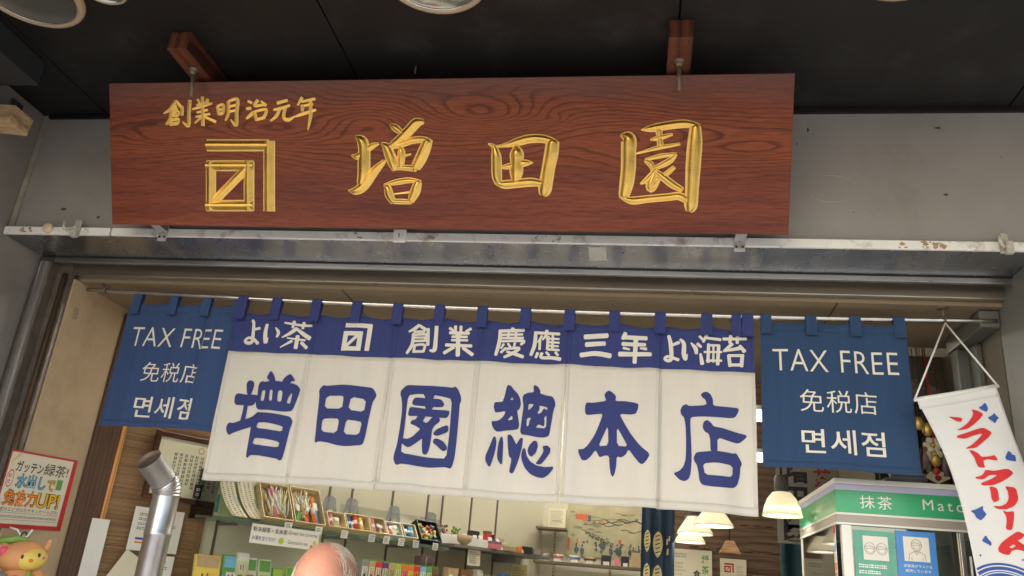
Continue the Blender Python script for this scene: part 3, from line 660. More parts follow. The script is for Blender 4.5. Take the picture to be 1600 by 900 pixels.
STROKES = {'szo':[[(-881.9,282,2.7),(-864.2,270.2,14.4),(-855.4,248.4,16.6),(-855.3,204.7,18),(-856.4,167.7,17.3),(-862.4,139,14.6)],[(-894.3,223.2,2.7),(-876.6,219.9,9),(-857.1,231.6,7.6),(-828.9,251.7,8.2),(-808.5,259.1,3.5)],[(-905.1,116,2.1),(-881.9,115.2,11.1),(-857,130.6,14.5),(-828.8,167.8,13.9),(-793.6,203.2,6.8),(-789.4,209.9,2.7)],[(-771.2,316.6,2.7),(-757.2,308.2,10.2),(-738,294.9,7.6),(-727.5,291.5,2.7)],[(-668.2,325,6.8),(-689.6,321.1,14.2),(-710.2,301.4,14.3),(-734.4,276.6,14.3),(-758.8,258.3,11.6),(-774.5,253.3,5.5)],[(-799,260.1,3.5),(-783.2,248.3,12.3),(-770.9,221.6,15.4),(-762,194.9,13),(-762,178.1,4.1)],[(-783.2,248.3,6.2),(-741.3,256.6,9.5),(-703.1,268.8,9.5),(-665.1,271.4,8.4),(-639.3,266,2.7)],[(-654.7,264.8,14.2),(-663.2,241.6,16.3),(-676.8,211.7,16.3),(-692.3,185,13),(-692.2,175,3.4)],[(-765.5,181.5,5.2),(-737.5,186.6,6.8),(-692.3,184.3,9.5)],[(-741.3,251.6,4.1),(-736,235,10.3),(-736.9,211.6,10.9),(-736.8,188.2,7.4)],[(-765.6,215.6,1.8),(-737.7,220,3.8),(-705.7,227.6,2.1)],[(-789.9,134.3,3.4),(-779.3,124.3,10.3),(-774,104.2,12.4),(-761.6,82.4,9)],[(-789.2,134.3,3.4),(-747.8,143,8.2),(-709.5,148.2,7.6),(-674.7,144.4,4.1)],[(-683.4,141.7,11.3),(-691.9,114.8,14.3),(-705.7,86.2,9.6)],[(-765.1,83.3,6.2),(-737.1,83.6,7.6),(-705.6,82.2,6.1)],[(-761.7,105.9,1.7),(-709.3,112,2.7)]],'sta':[[(-465.8,258.3,2.1),(-448.8,248.2,7.2),(-441.9,221.6,13.4),(-440.3,191.1,14.1),(-438.5,158.1,13.4),(-429.2,139.1,8.3)],[(-452.7,249.9,2.5),(-419,253.2,5.1),(-383,262,10.7),(-347.2,271.9,11.7),(-311.4,273.8,11.1),(-280.7,268,9.6),(-254,261.2,2.6)],[(-273,261.7,17.6),(-276.2,229.2,18.7),(-283.2,191.5,17.7),(-288.9,153.8,17.8),(-293.5,123.5,17.8),(-297.1,109.5,12.7)],[(-446.1,142.8,3.1),(-417.4,137.4,11.3),(-381.2,140.6,11.8),(-334.9,144.7,11.8),(-298.9,141.1,7.7)],[(-382.8,250.6,7.1),(-380,231.7,18.4),(-379.6,203.9,17.4),(-380.4,173.6,18),(-382.6,148.2,10.2)],[(-432.4,187.3,2.1),(-407.8,190.7,7.7),(-382,197.6,6.3),(-356.3,201.4,9.7),(-330.2,202.5,1.3)]],'sen':[[(-72.8,281.7,3.3),(-51.2,272.8,19.1),(-49.5,231.7,19.1),(-49,185.5,19.1),(-52.9,142.5,18.2),(-59.7,107.7,14)],[(-14.1,297.2,1.6),(16.8,302,9.8),(62,309.9,10.7),(110.2,314.5,10.4),(148.8,307.8,6.5)],[(139.3,304.6,14.2),(139.2,257.6,18.7),(136.3,192.6,18.8),(135.1,127.3,16.9),(133.2,81.4,17),(130.4,66.6,11.8)],[(-71.9,105.3,3.4),(-36.8,93,10),(12.4,98.4,9.9),(67.8,103.8,9.8),(100.1,106.7,10.5),(129.8,89.5,9.1)],[(36.5,293.7,9.1),(38.5,279,7.8),(41.5,252.9,8.5)],[(12.7,269.3,2),(37,274.2,7.2),(75,284.5,3.3)],[(-28.7,228.4,1.7),(31.3,244.8,5.3),(96.4,256.7,3.9)],[(-0.4,208.7,4.6),(14.6,198.9,7.9),(23.2,181.8,5.3)],[(-0.4,212,3.3),(41.7,221.9,5.9),(87.6,228.4,3.9)],[(87.6,226.8,3.9),(64.9,205.5,8.5),(16.7,182.4,4.6)],[(33,183.1,7.2),(10.9,156.1,9.2),(-12.4,142.1,2.6)],[(28.2,179.2,7.2),(19.2,149.5,12.5),(17.4,129.8,11.9),(27.7,136.4,8.5),(43.4,159.5,3.9)],[(28.2,179.2,5.3),(49.8,162.9,9.2),(79.7,140,9.8),(106.7,125.4,7.2)],[(82.2,189.8,5.8),(59.4,169.5,6.6),(46.6,162.8,3.2)]],'sem':[[(-1375.1,255.2,16.7),(-1164.5,254.9,16.4)],[(-1165.1,268.9,17),(-1166.9,48.5,17.1)],[(-1362,205.4,15.1),(-1364.3,49.4,15.3)],[(-1376.7,190.9,15.2),(-1217.8,191.2,15)],[(-1233.1,205.6,15.6),(-1234.8,50.8,15.7)],[(-1378.6,64.5,15.9),(-1219.1,66.1,15.7)],[(-1358,74.1,12.7),(-1232.6,191.2,12.5)]],'ssm':[[(-1479.3,394.1,4.5),(-1499.5,368.8,4.5),(-1522.1,355.9,2)],[(-1479.3,394.1,4.5),(-1459.9,373.4,4.4)],[(-1497.7,367.2,4.5),(-1474.4,368,4.5)],[(-1492.2,376,3.5),(-1477.8,377.5,3.5)],[(-1496.7,365.5,4.5),(-1500,339.4,4.5),(-1514.1,321.4,2.7)],[(-1496.1,356.4,4.5),(-1471.6,360.4,4.4),(-1474.7,348.4,4.5)],[(-1496.3,348.5,3.4),(-1474.7,349,3.4)],[(-1500.1,334.5,4.5),(-1473.1,337.6,4.5),(-1475.1,325.5,4.5)],[(-1500.4,321.4,4.5),(-1475.1,324.5,4.5)],[(-1498.3,334.5,4.5),(-1501.1,321.4,4.5)],[(-1458.1,376.7,4.5),(-1458.5,350.5,4.4)],[(-1431,395.9,5.1),(-1435.2,355.3,5.2),(-1437.6,316.8,4.8),(-1457.1,329.3,2)],[(-1388.1,406.2,4.4),(-1387.7,384.1,4.4)],[(-1369.8,399.5,4.4),(-1377.8,385.7,2.7)],[(-1404.2,398.9,3.4),(-1398.3,388.1,3.4)],[(-1422.5,368.2,2.4),(-1388.6,377.7,4.5),(-1355.8,386.4,2.7)],[(-1408,381.1,2.7),(-1367.1,391.1,2.4)],[(-1406.6,357.7,2.8),(-1371,366.1,3.4)],[(-1411.1,344.7,2.7),(-1363.4,353.1,3.4)],[(-1387.8,380.9,4.4),(-1387.3,317.5,5.1)],[(-1392.6,343.6,3.4),(-1415,325.1,2)],[(-1382,344.5,3.5),(-1343.9,328.6,4.1)],[(-1337.3,377.2,4.4),(-1332.3,351.9,4.4)],[(-1337.3,377.2,3.1),(-1317.1,380.3,4.4),(-1319.9,355,4.4)],[(-1333,352.9,4.4),(-1319.9,355.7,4.4)],[(-1333.9,365.5,3.1),(-1319.8,367.3,3.1)],[(-1300.1,390.4,5),(-1300.6,354.2,4.4),(-1310.7,332.3,2.4)],[(-1300.1,391.4,3.4),(-1269.6,397.5,4.7),(-1272.5,357.3,5.1),(-1274.7,317.8,4.7),(-1292.4,334.8,2.1)],[(-1298.6,375.2,3.3),(-1274,379.9,3.4)],[(-1298.8,359.4,3.3),(-1274.2,363.7,3.3)],[(-1233.7,391.7,3.3),(-1221.6,386.4,4)],[(-1239.2,368.3,3.4),(-1225.2,369.8,4.4)],[(-1239.5,337.7,2.7),(-1223.7,350.4,5),(-1215.9,359.4,2.7)],[(-1200.7,394.3,4.4),(-1212.3,377.7,4.1),(-1177.6,380.6,3.4)],[(-1190.3,391.3,2.7),(-1174.2,378.3,4.7)],[(-1213.2,358.4,5),(-1205.8,333.6,4.4)],[(-1213.2,358.4,3.3),(-1173.2,365.5,4),(-1182.1,338.9,4.4)],[(-1207.2,334.2,4),(-1178.7,340.5,4.1)],[(-1136.2,385,4.4),(-1103.2,393.3,4)],[(-1148.7,364,2.7),(-1123.2,368.9,4.3),(-1095,377.3,3.3)],[(-1129.4,364.1,4.3),(-1140.6,344.1,4.4),(-1159.4,330.1,2.1)],[(-1110.2,368.8,4.4),(-1115.9,340.7,4.7),(-1100.1,332.9,4.7),(-1078.8,343.6,2)],[(-1054.6,400.7,4.2),(-1069.1,377.3,2.6)],[(-1055.4,388,3.3),(-1013.2,396.5,3.9)],[(-1058.2,374.1,3),(-1020.1,380.7,3.7)],[(-1052,377.8,4.3),(-1054.2,360.3,4.3)],[(-1078.1,342.3,2.3),(-1054.9,349.8,4.3),(-1010,362.8,3.2)],[(-1027.5,390.3,4.2),(-1027,345.8,5),(-1036,301.9,1.7)]],'n1':[[(-1368.2,2348.3,5),(-1360.7,2337.4,5.9),(-1354.3,2289.5,6.6),(-1354.9,2267.3,6.5),(-1373.7,2265.9,6.2),(-1382.4,2274.1,5.5),(-1370.5,2283.8,4.9),(-1350.5,2279.4,5.5),(-1329.8,2263.2,5.8)],[(-1352.6,2315.3,4.8),(-1333.3,2319.4,5.2)],[(-1307.5,2333.1,5.9),(-1308.2,2301.5,7.3),(-1301.5,2268.3,7.1),(-1295.9,2284.9,2.4)],[(-1273.7,2323.3,2.8),(-1260.1,2306.6,5.8),(-1262.7,2289.5,4.1)],[(-1243.7,2343.2,3.5),(-1191.1,2338.2,4.5),(-1145.9,2338,4.1)],[(-1211.2,2350.2,5.9),(-1212.4,2327.2,4.8)],[(-1175.7,2348,5.5),(-1177,2326.7,4.8)],[(-1198.1,2324.2,6.8),(-1219.2,2304.7,6.2),(-1243.6,2288.5,2.4)],[(-1198.1,2324.2,4.7),(-1171.6,2306.5,6.9),(-1145,2291.2,7.5)],[(-1224.5,2287.5,2.7),(-1161.4,2283.8,4.1)],[(-1189.7,2297.3,6.8),(-1189.2,2253.5,6.8)],[(-1206.5,2277.4,5.4),(-1242.8,2252.4,2.4)],[(-1172.6,2274.3,5.8),(-1150.7,2256.7,6)]],'n2':[[(-1020.2,2343.5,8.1),(-924.7,2343.4,8)],[(-930.5,2349,8.1),(-931.2,2253.7,7.9)],[(-1014.2,2320.6,8.8),(-1013.9,2252,8.6)],[(-1022.2,2313.6,8.1),(-953,2314.5,8)],[(-961.1,2319.2,8.8),(-961.5,2252.5,8.7)],[(-1021.5,2257.7,8),(-957,2260.3,7.9)],[(-1007.7,2265.6,5.6),(-969.5,2308.8,5.7)]],'n3':[[(-755.4,2352.3,5.5),(-769.1,2339.2,6.6),(-788.9,2328.3,3.5)],[(-755.3,2351.5,4.7),(-729.5,2335.6,5.8)],[(-769.5,2327.1,4.7),(-732.5,2328.8,4.6)],[(-771.7,2320.4,5.4),(-771.3,2281.5,6.5),(-786.4,2250.8,5.3)],[(-769.9,2315.4,4.7),(-727.4,2318.1,4.7),(-727.7,2298.7,5)],[(-766.8,2305.7,3.8),(-728.7,2307.2,3.9)],[(-766.3,2293.3,4.6),(-725.4,2295.6,4.6)],[(-760.7,2278.8,4.6),(-726.6,2280.1,4.6),(-728.2,2256.2,4.9)],[(-761.3,2278,5),(-762.2,2254.9,5)],[(-764.2,2255.6,4.6),(-728.3,2257,4.6)],[(-720.6,2337.8,5.8),(-715.2,2280.6,5.7)],[(-691.9,2350.6,6.5),(-690.3,2303.9,6.9),(-690.7,2265.4,7.2),(-705.4,2261.8,3.9)],[(-627.5,2352.9,5.4),(-624.4,2323.8,4.6)],[(-608.6,2353.5,5.3),(-606.7,2324.5,4.6)],[(-645.6,2344.4,5.4),(-631.3,2335.2,3.9)],[(-574,2347,5.4),(-589.9,2336.7,3.9)],[(-643.8,2328.1,5.4),(-578.7,2330.5,5.3)],[(-634.7,2314.5,4.6),(-584.1,2317.2,4.6)],[(-635.2,2302.2,4.2),(-581,2305,4.2)],[(-652.8,2284.2,5.7),(-565.9,2285.6,5.7)],[(-615.2,2326.1,6.9),(-608.5,2249.6,7.5)],[(-625,2277.6,5.7),(-656.4,2256.1,6)],[(-593.1,2276.9,5.7),(-559.1,2254.7,6.4)],[(-428.7,2352.2,6.1),(-428.9,2340.6,5.3)],[(-474.3,2342,5.7),(-390.2,2346.6,5.6)],[(-471.2,2341,5.7),(-471,2304.5,6.7),(-479.8,2257.9,5.6)],[(-463.8,2328.6,4.2),(-393.9,2331.9,4.2)],[(-462.8,2317.1,4.1),(-390.4,2319.8,4.2)],[(-440.7,2340.2,4.5),(-441.7,2317.1,4.5)],[(-416.7,2341,4.5),(-416,2318.1,4.5)],[(-461.9,2305.7,4.2),(-390.3,2309.5,5.2),(-396.6,2296.7,4.4)],[(-455.4,2295.6,4.5),(-463.4,2281.2,3.7)],[(-440.9,2298.1,3.8),(-432.6,2287,4.5)],[(-417.2,2300.9,4.5),(-419.8,2287.5,3.8)],[(-446.9,2281.9,4.5),(-462.2,2266.9,4.5)],[(-450.3,2278.7,4.5),(-401.1,2283.7,4.8),(-423.4,2264.7,5.9),(-449.7,2250.4,4.8)],[(-442.2,2269.6,3.8),(-416,2263.1,5.6),(-386.8,2254.1,5.9)],[(-312.5,2348.6,6),(-312.6,2339.1,4.5)],[(-352.1,2338.8,5.3),(-270,2339.5,5.2)],[(-349.1,2337.7,5.6),(-349.9,2297.8,6.7),(-360.4,2261.6,5.6)],[(-327.6,2329,4.1),(-338.8,2306.5,3.3)],[(-332.9,2315.5,4.1),(-332.7,2281.5,4.4)],[(-313.3,2333.3,4.1),(-324.2,2315.8,3.4)],[(-306.7,2327.9,5.2),(-306.4,2283.6,5.2)],[(-291.4,2332.2,4.1),(-290.2,2285,4.5)],[(-312.5,2321.2,3.7),(-270,2321.6,3.7)],[(-306.2,2308.9,3.7),(-269.2,2308.4,3.7)],[(-305.4,2296.5,3.7),(-270.9,2295.6,3.7)],[(-307.5,2283.6,4.1),(-267.6,2282.2,4.1)],[(-338,2268.9,5.2),(-343.1,2252.9,4.5)],[(-323.5,2268.7,5.2),(-325,2253.7,5.2),(-291.8,2254.3,5.9),(-262.1,2250.7,6.6)],[(-309.3,2273,4.4),(-299.6,2262.9,4.4)],[(-278.6,2274.2,4.7),(-270,2263.4,4.4)]],'n5':[[(-182.8,2331.3,8.7),(-109.9,2336.8,8.2)],[(-177.6,2304.8,8.6),(-117.6,2309.5,7.4)],[(-193.8,2268.1,8.2),(-147.5,2274.7,8.2),(-97.7,2268,8.5)],[(-50.4,2348.3,6.3),(-58.1,2328.7,6.3)],[(-58.3,2333.9,7.4),(18.2,2335.6,7.4)],[(-58.3,2310.6,7),(14.2,2312.6,6.3)],[(-55.2,2296.8,4.7),(-36.2,2293.5,3.5)],[(-0.5,2299.7,3.5),(18.3,2297.7,5.5)],[(-67.7,2275.6,8.2),(33,2280.4,6.9)],[(-15.8,2334.3,7.8),(-17.9,2248.8,6.5)]],'n6':[[(90.6,2347.1,5.5),(97.3,2318.6,6.6),(99.8,2271.3,6.4),(89.9,2262.3,5.7),(79.4,2268.5,5),(89.7,2276.8,4.6),(122.4,2265.6,5.3)],[(102.2,2315.6,4.6),(123.4,2324.4,5.8)],[(128.1,2334.9,4.3),(139.4,2320.2,6.5),(139.6,2284.7,7.2),(145.2,2267.3,5.3),(150.3,2284.4,1.9)],[(162.7,2323.1,2.7),(176.4,2305.9,6.9),(179,2288.3,5)],[(189.4,2346.7,4.2),(199.7,2336.4,4.6)],[(182.7,2321.1,5.4),(193.8,2311.3,4.6)],[(192.3,2286.8,4.2),(197.4,2253.9,6.8)],[(212.3,2352.7,5),(201.2,2328.5,4.2)],[(213.4,2342.1,4.6),(255.7,2338.5,5)],[(218.1,2321.3,5),(215.7,2260.5,5.3)],[(218.8,2317.4,3.9),(251.9,2318.6,3.8)],[(233.5,2317.9,3.4),(232.4,2261.2,3.4)],[(250,2318.6,5.4),(245.8,2253.3,5.7)],[(204,2294,3.5),(259,2296.2,3.4)],[(211.3,2265,4.2),(258,2266.9,4.1)],[(264.9,2340.8,5.3),(337,2346.3,4.9)],[(288.9,2352.8,5.7),(284.9,2329,5)],[(310.8,2350.4,5.7),(308.6,2329.9,5)],[(292.9,2326.1,5.7),(268.1,2300.8,4.6)],[(265.6,2299.6,3.8),(317.4,2313.3,6.4)],[(316.9,2321.2,4.9),(331,2303.3,6.8)],[(281.4,2285.8,5.7),(284.6,2251,6)],[(280.7,2285.7,4.9),(327.9,2289.2,4.9)],[(324.2,2288.3,6),(320.7,2252.6,6)],[(283.9,2254.5,5.3),(321.9,2257.2,5.2)]]}
# ------------------------------------------------------------------ shared materials
m_soffit = mat('soffit_panel', (0.006, 0.0052, 0.0052), 0.55, var=0.35, scale=2.5, stain=(0.06, 0.06, 0.062), stain_amt=0.28, stain_scale=6.0, bump=0.08, bscale=30)
m_fascia = mat('grey_stone', (0.32, 0.302, 0.285), 0.35, var=0.08, scale=3.0, stain=(0.16, 0.11, 0.08), stain_amt=0.3, stain_scale=5.0, bump=0.08, bscale=60)
m_pillar = mat('pillar_stone', (0.25, 0.225, 0.205), 0.4, var=0.08, scale=3.5, stain=(0.08, 0.06, 0.05), stain_amt=0.25, bump=0.06)
m_steel = mat('brushed_steel', (0.46, 0.47, 0.49), 0.27, metal=1.0, var=0.12, scale=4.0, stretch=(2.5, 1.2, 0.2), stain=(0.25, 0.22, 0.2), stain_amt=0.12, rvar=.05)
_n = m_steel.node_tree
_t = _n.nodes.new('ShaderNodeCombineXYZ'); _t.inputs[0].default_value = 1.0
_n.links.new(_t.outputs[0], _n.nodes['Principled BSDF'].inputs['Tangent'])
_n.nodes['Principled BSDF'].inputs['Anisotropic'].default_value = .92
_n.nodes['Principled BSDF'].inputs['Anisotropic Rotation'].default_value = 0.25
m_steel_lip = mat('lip_steel', (0.52, 0.52, 0.51), 0.3, metal=1.0, var=0.15, scale=12, stretch=(0.3, 3, 3))
m_rail = mat('worn_white_rail', (0.86, 0.85, 0.81), 0.35, var=0.06, scale=5, stain=(0.20, 0.12, 0.07), stain_amt=0.8, stain_scale=14.0)
m_dark = mat('dark_groove', (0.02, 0.016, 0.013), 0.6, var=0.3)
m_plaster = mat('beige_plaster', (0.46, 0.34, 0.215), 0.85, var=0.10, scale=4, stain=(0.25, 0.17, 0.10), stain_amt=0.45, stain_scale=3.5, bump=0.25, bscale=45)
m_ceil = mat('ceiling_board', (0.23, 0.175, 0.115), 0.8, var=0.10, scale=2.5, stain=(0.2, 0.15, 0.1), stain_amt=0.4, stain_scale=2.0, bump=0.12, bscale=40)
m_inwall = mat('interior_wall', (0.60, 0.57, 0.43), 0.7, var=0.05, scale=2)
m_floor = mat('shop_floor', (0.30, 0.27, 0.23), 0.5, var=0.1, scale=2)
m_white = mat('white_plastic', (0.78, 0.77, 0.73), 0.35, var=0.04)
m_paper = mat('white_paper', (0.76, 0.74, 0.68), 0.75, var=0.04, scale=4)
m_card = mat('cream_card', (0.72, 0.67, 0.50), 0.75, var=0.05)
m_ink = mat('black_ink', (0.03, 0.03, 0.032), 0.6, var=0.2)
m_greyink = mat('grey_ink', (0.16, 0.16, 0.16), 0.7, var=0.2)
m_red = mat('red_ink', (0.48, 0.015, 0.02), 0.5, var=0.1)
m_chrome = mat('worn_chrome', (0.62, 0.61, 0.6), 0.22, metal=1.0, var=0.15, scale=20)
m_bolt = mat('rusty_bolt', (0.20, 0.15, 0.11), 0.5, metal=0.5, var=0.3, scale=60)
m_acrylic = glass('clear_acrylic', (0.86, 0.88, 0.86), 0.12, 0.72)
m_glass = glass('shelf_glass', (0.80, 0.88, 0.82), 0.05, 0.8)

# ------------------------------------------------------------------ setting: ground, street, soffit, ceilings
b = MB(); b.box(-120, 120, -120, 60, -0.40, -0.12, mat('asphalt', (0.055, 0.055, 0.057), 0.9, var=0.2, scale=1.5, bump=0.3)); struct(b.build('road'))
b = MB(); b.box(-30, 30, -3.2, 2.30, -0.119, 0.0, mat('pavement_stone', (0.36, 0.34, 0.31), 0.8, var=0.12, scale=1.2, bump=0.2)); struct(b.build('pavement'))
b = MB(); b.box(-30, 30, -3.36, -3.2, -0.119, 0.012, mat('kerb_stone', (0.40, 0.39, 0.37), 0.8, var=0.1)); struct(b.build('kerb'))
b = MB(); b.box(-3.2, 3.2, 2.302, 6.2, -0.11, 0.004, m_floor); struct(b.build('floor'))
b = MB()
xs = [-6.97, -5.96, -4.955, -3.945, -2.94, -1.935, -0.922, 0.0815, 1.09, 2.1, 3.1, 4.1, 5.1]
for i in range(len(xs) - 1):
    b.box(xs[i] + .0025, xs[i + 1] - .0025, 0.3, 2.318, 3.02, 3.045, m_soffit, bev=0.002)
b.box(-7, 5.2, 0.3, 2.6, 3.047, 3.35, m_dark)
struct(b.build('soffit'))
b = MB()
b.box(-2.2, 1.11, 2.5755, 3.02, 2.47, 2.50, m_ceil)
for (x, w) in ((-1.05, .0035), (0.62, .0035)):
    b.box(x, x + w, 2.58, 3.015, 2.468, 2.4705, m_dark)
b.box(-2.2, 1.11, 3.0, 3.02, 2.5, 2.84, m_ceil)
b.box(-3.4, 2.2, 3.02, 5.4, 2.84, 2.88, m_ceil)
struct(b.build('ceiling'))

# ------------------------------------------------------------------ facade pieces
b = MB()
b.box(-2.19, 3.4, 2.312, 2.42, 2.5625, 3.018, m_fascia)
m_hole = mat('plug_hole', (.05, .04, .035), .8, var=.3)
for (x, z, rx, rz) in ((.501, 2.947, .004, .009), (.883, 2.952, .012, .004), (.884, 2.722, .007, .004), (.466, 2.896, .003, .003), (.62, 2.66, .002, .002), (1.05, 2.85, .002, .003), (-2.0, 2.64, .012, .006), (-1.86, 2.61, .008, .005)):
    b.raw([Vector((x + rx * cos(a) * random.uniform(.6, 1.2), 2.3112, z + rz * sin(a) * random.uniform(.6, 1.2))) for a in [i * pi / 6 for i in range(12)]], [tuple(range(12))], m_hole if x > -1 else mat('rust_spot', (.14, .06, .03), .8, var=.3))
for (a0, a1, rx) in ((.2, 1.9, .075), (3.6, 5.4, .075)):
    b.tube([Vector((.56 + rx * cos(a), 2.3118, 2.74 + .045 * sin(a))) for a in [a0 + (a1 - a0) * i / 16 for i in range(17)]], .0011, mat('pale_scratch', (.42, .41, .39), .6), 5)
ow = b.build('fascia_wall'); tag(ow, 'grey stained stone wall band under the dark soffit, behind the wooden sign', 'wall')
b = MB(); b.box(-2.188, -2.168, 2.304, 2.3115, 2.5625, 3.016, mat('pale_angle', (0.34, 0.31, 0.26), 0.5, stain=(.12, .08, .05), stain_amt=.6, stain_scale=8)); b.build('edge_angle', ow)
b = MB(); b.box(-2.166, 3.4, 2.299, 2.3115, 3.004, 3.0185, m_soffit); b.build('shadow_bead', ow)  # dark strip put in as the shadow line below the soffit

RUST = ((.825, .03, 26), (.745, .012, 4), (-.29, .04, 7), (-2.11, .035, 8), (-.92, .03, 3), (-.66, .03, 4))
beam = thing('lintel_beam', 'long stainless steel lintel over the shop entrance with worn white front rail', 'beam', (0, 2.3, 2.53))
b = MB(); b.box(-2.189, 3.4, 2.302, 2.488, 2.5345, 2.5615, m_steel); b.build('steel_underside', beam)
b = MB(); b.box(-.168, -.114, 2.318, 2.42, 2.5325, 2.5342, mat('tape_scrap', (.50, .48, .44), .5, var=.15)); b.build('tape_scrap', beam)
b = MB(); b.box(-2.187, -1.785, 2.290, 2.3015, 2.5335, 2.561, m_rail, bev=0.002)
b.box(-1.778, 3.4, 2.290, 2.3015, 2.5335, 2.561, m_rail, bev=0.002)
m_rust = mat('rail_rust', (.40, .28, .18), .8, var=.4, scale=120)
rs = random.getstate(); random.seed(4)
for (x, w, n_) in RUST:
    for q in range(n_):
        cx = x + random.uniform(-w, w); cz = random.uniform(2.538, 2.556); r = random.uniform(.0015, .006)
        b.raw([Vector((cx + r * 1.5 * cos(a) * random.uniform(.5, 1.2), 2.2898 - .00002 * q, cz + r * sin(a) * random.uniform(.5, 1.2))) for a in [i * pi / 5 for i in range(10)]], [tuple(range(10))], m_rust)
random.setstate(rs)
b.build('front_rail', beam)
b = MB(); b.box(-2.13, 3.4, 2.489, 2.505, 2.512, 2.70, m_steel_lip, bev=0.003); b.build('inner_lip', beam)
b = MB(); b.box(-2.18, 3.4, 2.4855, 2.4885, 2.530, 2.56, m_dark); b.build('gap_shade_strip', beam)  # solid black strip painted in for the shade of the joint
b = MB(); b.box(-2.13, 3.4, 2.506, 2.546, 2.535, 2.70, m_dark); b.build('shutter_slot', beam)
b = MB(); b.box(-2.13, 3.4, 2.547, 2.574, 2.488, 2.70, mat('lip_bronze', (.15, .125, .10), .4, metal=.3, var=.3, scale=2, stretch=(1, 1, 8)), bev=0.002); b.build('back_lip', beam)
b = MB(); b.box(-2.13, 3.4, 2.546, 2.575, 2.4835, 2.4875, m_steel_lip); b.build('lip_edge', beam)

pil = thing('pillar', 'grey stone clad pillar at the edge of the entrance beside the poster wall', 'pillar', (-2.7, 2.0, 0))
b = MB(); b.box(-3.4, -2.19, 1.2, 2.488, 2.035, 3.018, m_pillar, bev=0.003); b.box(-3.4, -2.19, 1.2, 2.488, 0.0, 2.031, m_pillar, bev=0.003); b.build('cladding', pil)
b = MB(); b.box(-2.1898, -2.186, 1.9, 2.07, 2.05, 2.19, mat('pillar_patch', (0.22, 0.12, 0.07), 0.6)); b.build('brown_plate', pil)

m_pole = mat('dull_pole', (.62, .59, .55), .32, metal=.85, var=.25, scale=10, stretch=(1, 1, .2), stain=(.2, .15, .12), stain_amt=.45, stain_scale=9)
b = MB()
gx, gy = -2.165, 2.50
pr = [(-2.189, 2.489), (-2.189, 2.55), (-2.078, 2.55), (-2.078, 2.53), (-2.135, 2.53), (-2.135, 2.489)]
vs = [(x, y, 0) for x, y in pr] + [(x, y, 2.533) for x, y in pr]
n = len(pr)
b.raw(vs, [(i, i + n, (i + 1) % n + n, (i + 1) % n) for i in range(n)], mat('guide_dark', (.17, .14, .115), .4, metal=.4, var=.3, scale=20))
b.tube([(-2.158, 2.492, 0), (-2.158, 2.492, 2.51)], 0.019, m_pole, 14)
b.tube([(-2.095, 2.522, 0), (-2.095, 2.522, 2.48)], 0.010, mat('bronze_guide', (0.24, 0.16, 0.10), 0.3, metal=0.8), 10)
tag(b.build('shutter_guide'), 'polished steel shutter guide running up the pillar edge', 'shutter guide')

b = MB(); b.box(-2.35, -2.07, 2.5515, 3.05, 0, 2.4695, m_plaster); ow = b.build('side_wall'); tag(ow, 'beige plaster wall with the red edged poster on it', 'wall')
b = MB(); b.box(-2.0715, -2.06, 2.585, 2.6015, 2.33, 2.37, mat('pale_bronze', (0.3, 0.22, 0.14), .5)); tag(b.build('wall_clip'), 'small brown clip on the wall edge under the steel beam', 'clip')

# slanting left wall of the shop: local x runs along the wall, local -y faces the room
RZ = math.atan2(0.818, 0.575)
def Dw(s, t, z):
    return Vector((-2.07 + .575 * s + .818 * t, 2.9 + .818 * s - .575 * t, z))
dw = thing('shop_wall', 'pale shop wall with dark upright shelf slots, slanting away behind the glass shelf', 'wall', (-2.07, 2.9, 0), RZ)
b = MB(); b.box(0.0, 2.66, 0.0, 0.1, 0, 2.839, m_inwall); b.build('panel', dw, True)
for s in (.566, 1.10, 1.229, 1.479, 1.715, 1.819, 2.032, 2.236):
    b = MB(); b.box(s - .0055, s + .0055, -0.004, 0.0, 0.3, 2.7, mat('slot_dark', (0.15, 0.125, 0.095), 0.5, metal=.2)); b.build('slot_strip', dw, True)
bw = MB(); bw.box(-0.62, 1.11, 5.06, 5.16, 0, 2.839, m_inwall); ow = bw.build('back_wall'); tag(ow, 'pale yellow wall at the back of the shop behind the tea bowls', 'wall')
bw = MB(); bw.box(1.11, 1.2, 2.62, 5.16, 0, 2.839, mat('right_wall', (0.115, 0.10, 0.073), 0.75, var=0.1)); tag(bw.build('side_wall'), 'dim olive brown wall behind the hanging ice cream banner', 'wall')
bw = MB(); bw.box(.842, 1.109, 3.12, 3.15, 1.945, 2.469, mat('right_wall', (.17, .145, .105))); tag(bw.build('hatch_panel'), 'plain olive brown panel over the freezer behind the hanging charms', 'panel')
fr = thing('door_frame', 'dark grey green steel frame with post and header beside the ice cream banner', 'frame', (1.12, 2.7, 0))
m_frame = mat('frame_paint', (0.10, 0.105, 0.095), 0.45, var=0.12, scale=8, bump=0.05)
b = MB(); b.box(1.05, 1.108, 2.60, 2.90, 2.41, 2.466, m_frame, bev=.004); b.build('header', fr)
b = MB(); b.box(1.055, 1.108, 2.83, 2.885, 0, 2.409, m_frame, bev=.004); b.build('post', fr)
b = MB(); b.box(1.09, 1.108, 2.76, 2.829, 0, 2.409, m_frame, bev=.003); b.build('stop', fr)
b = MB(); b.box(1.1105, 1.9, 2.35, 2.612, 0, 2.5335, mat('right_column', (0.15, 0.15, 0.14), 0.5, var=.1)); tag(b.build('column'), 'grey green column at the frame edge under the steel beam end', 'pillar')

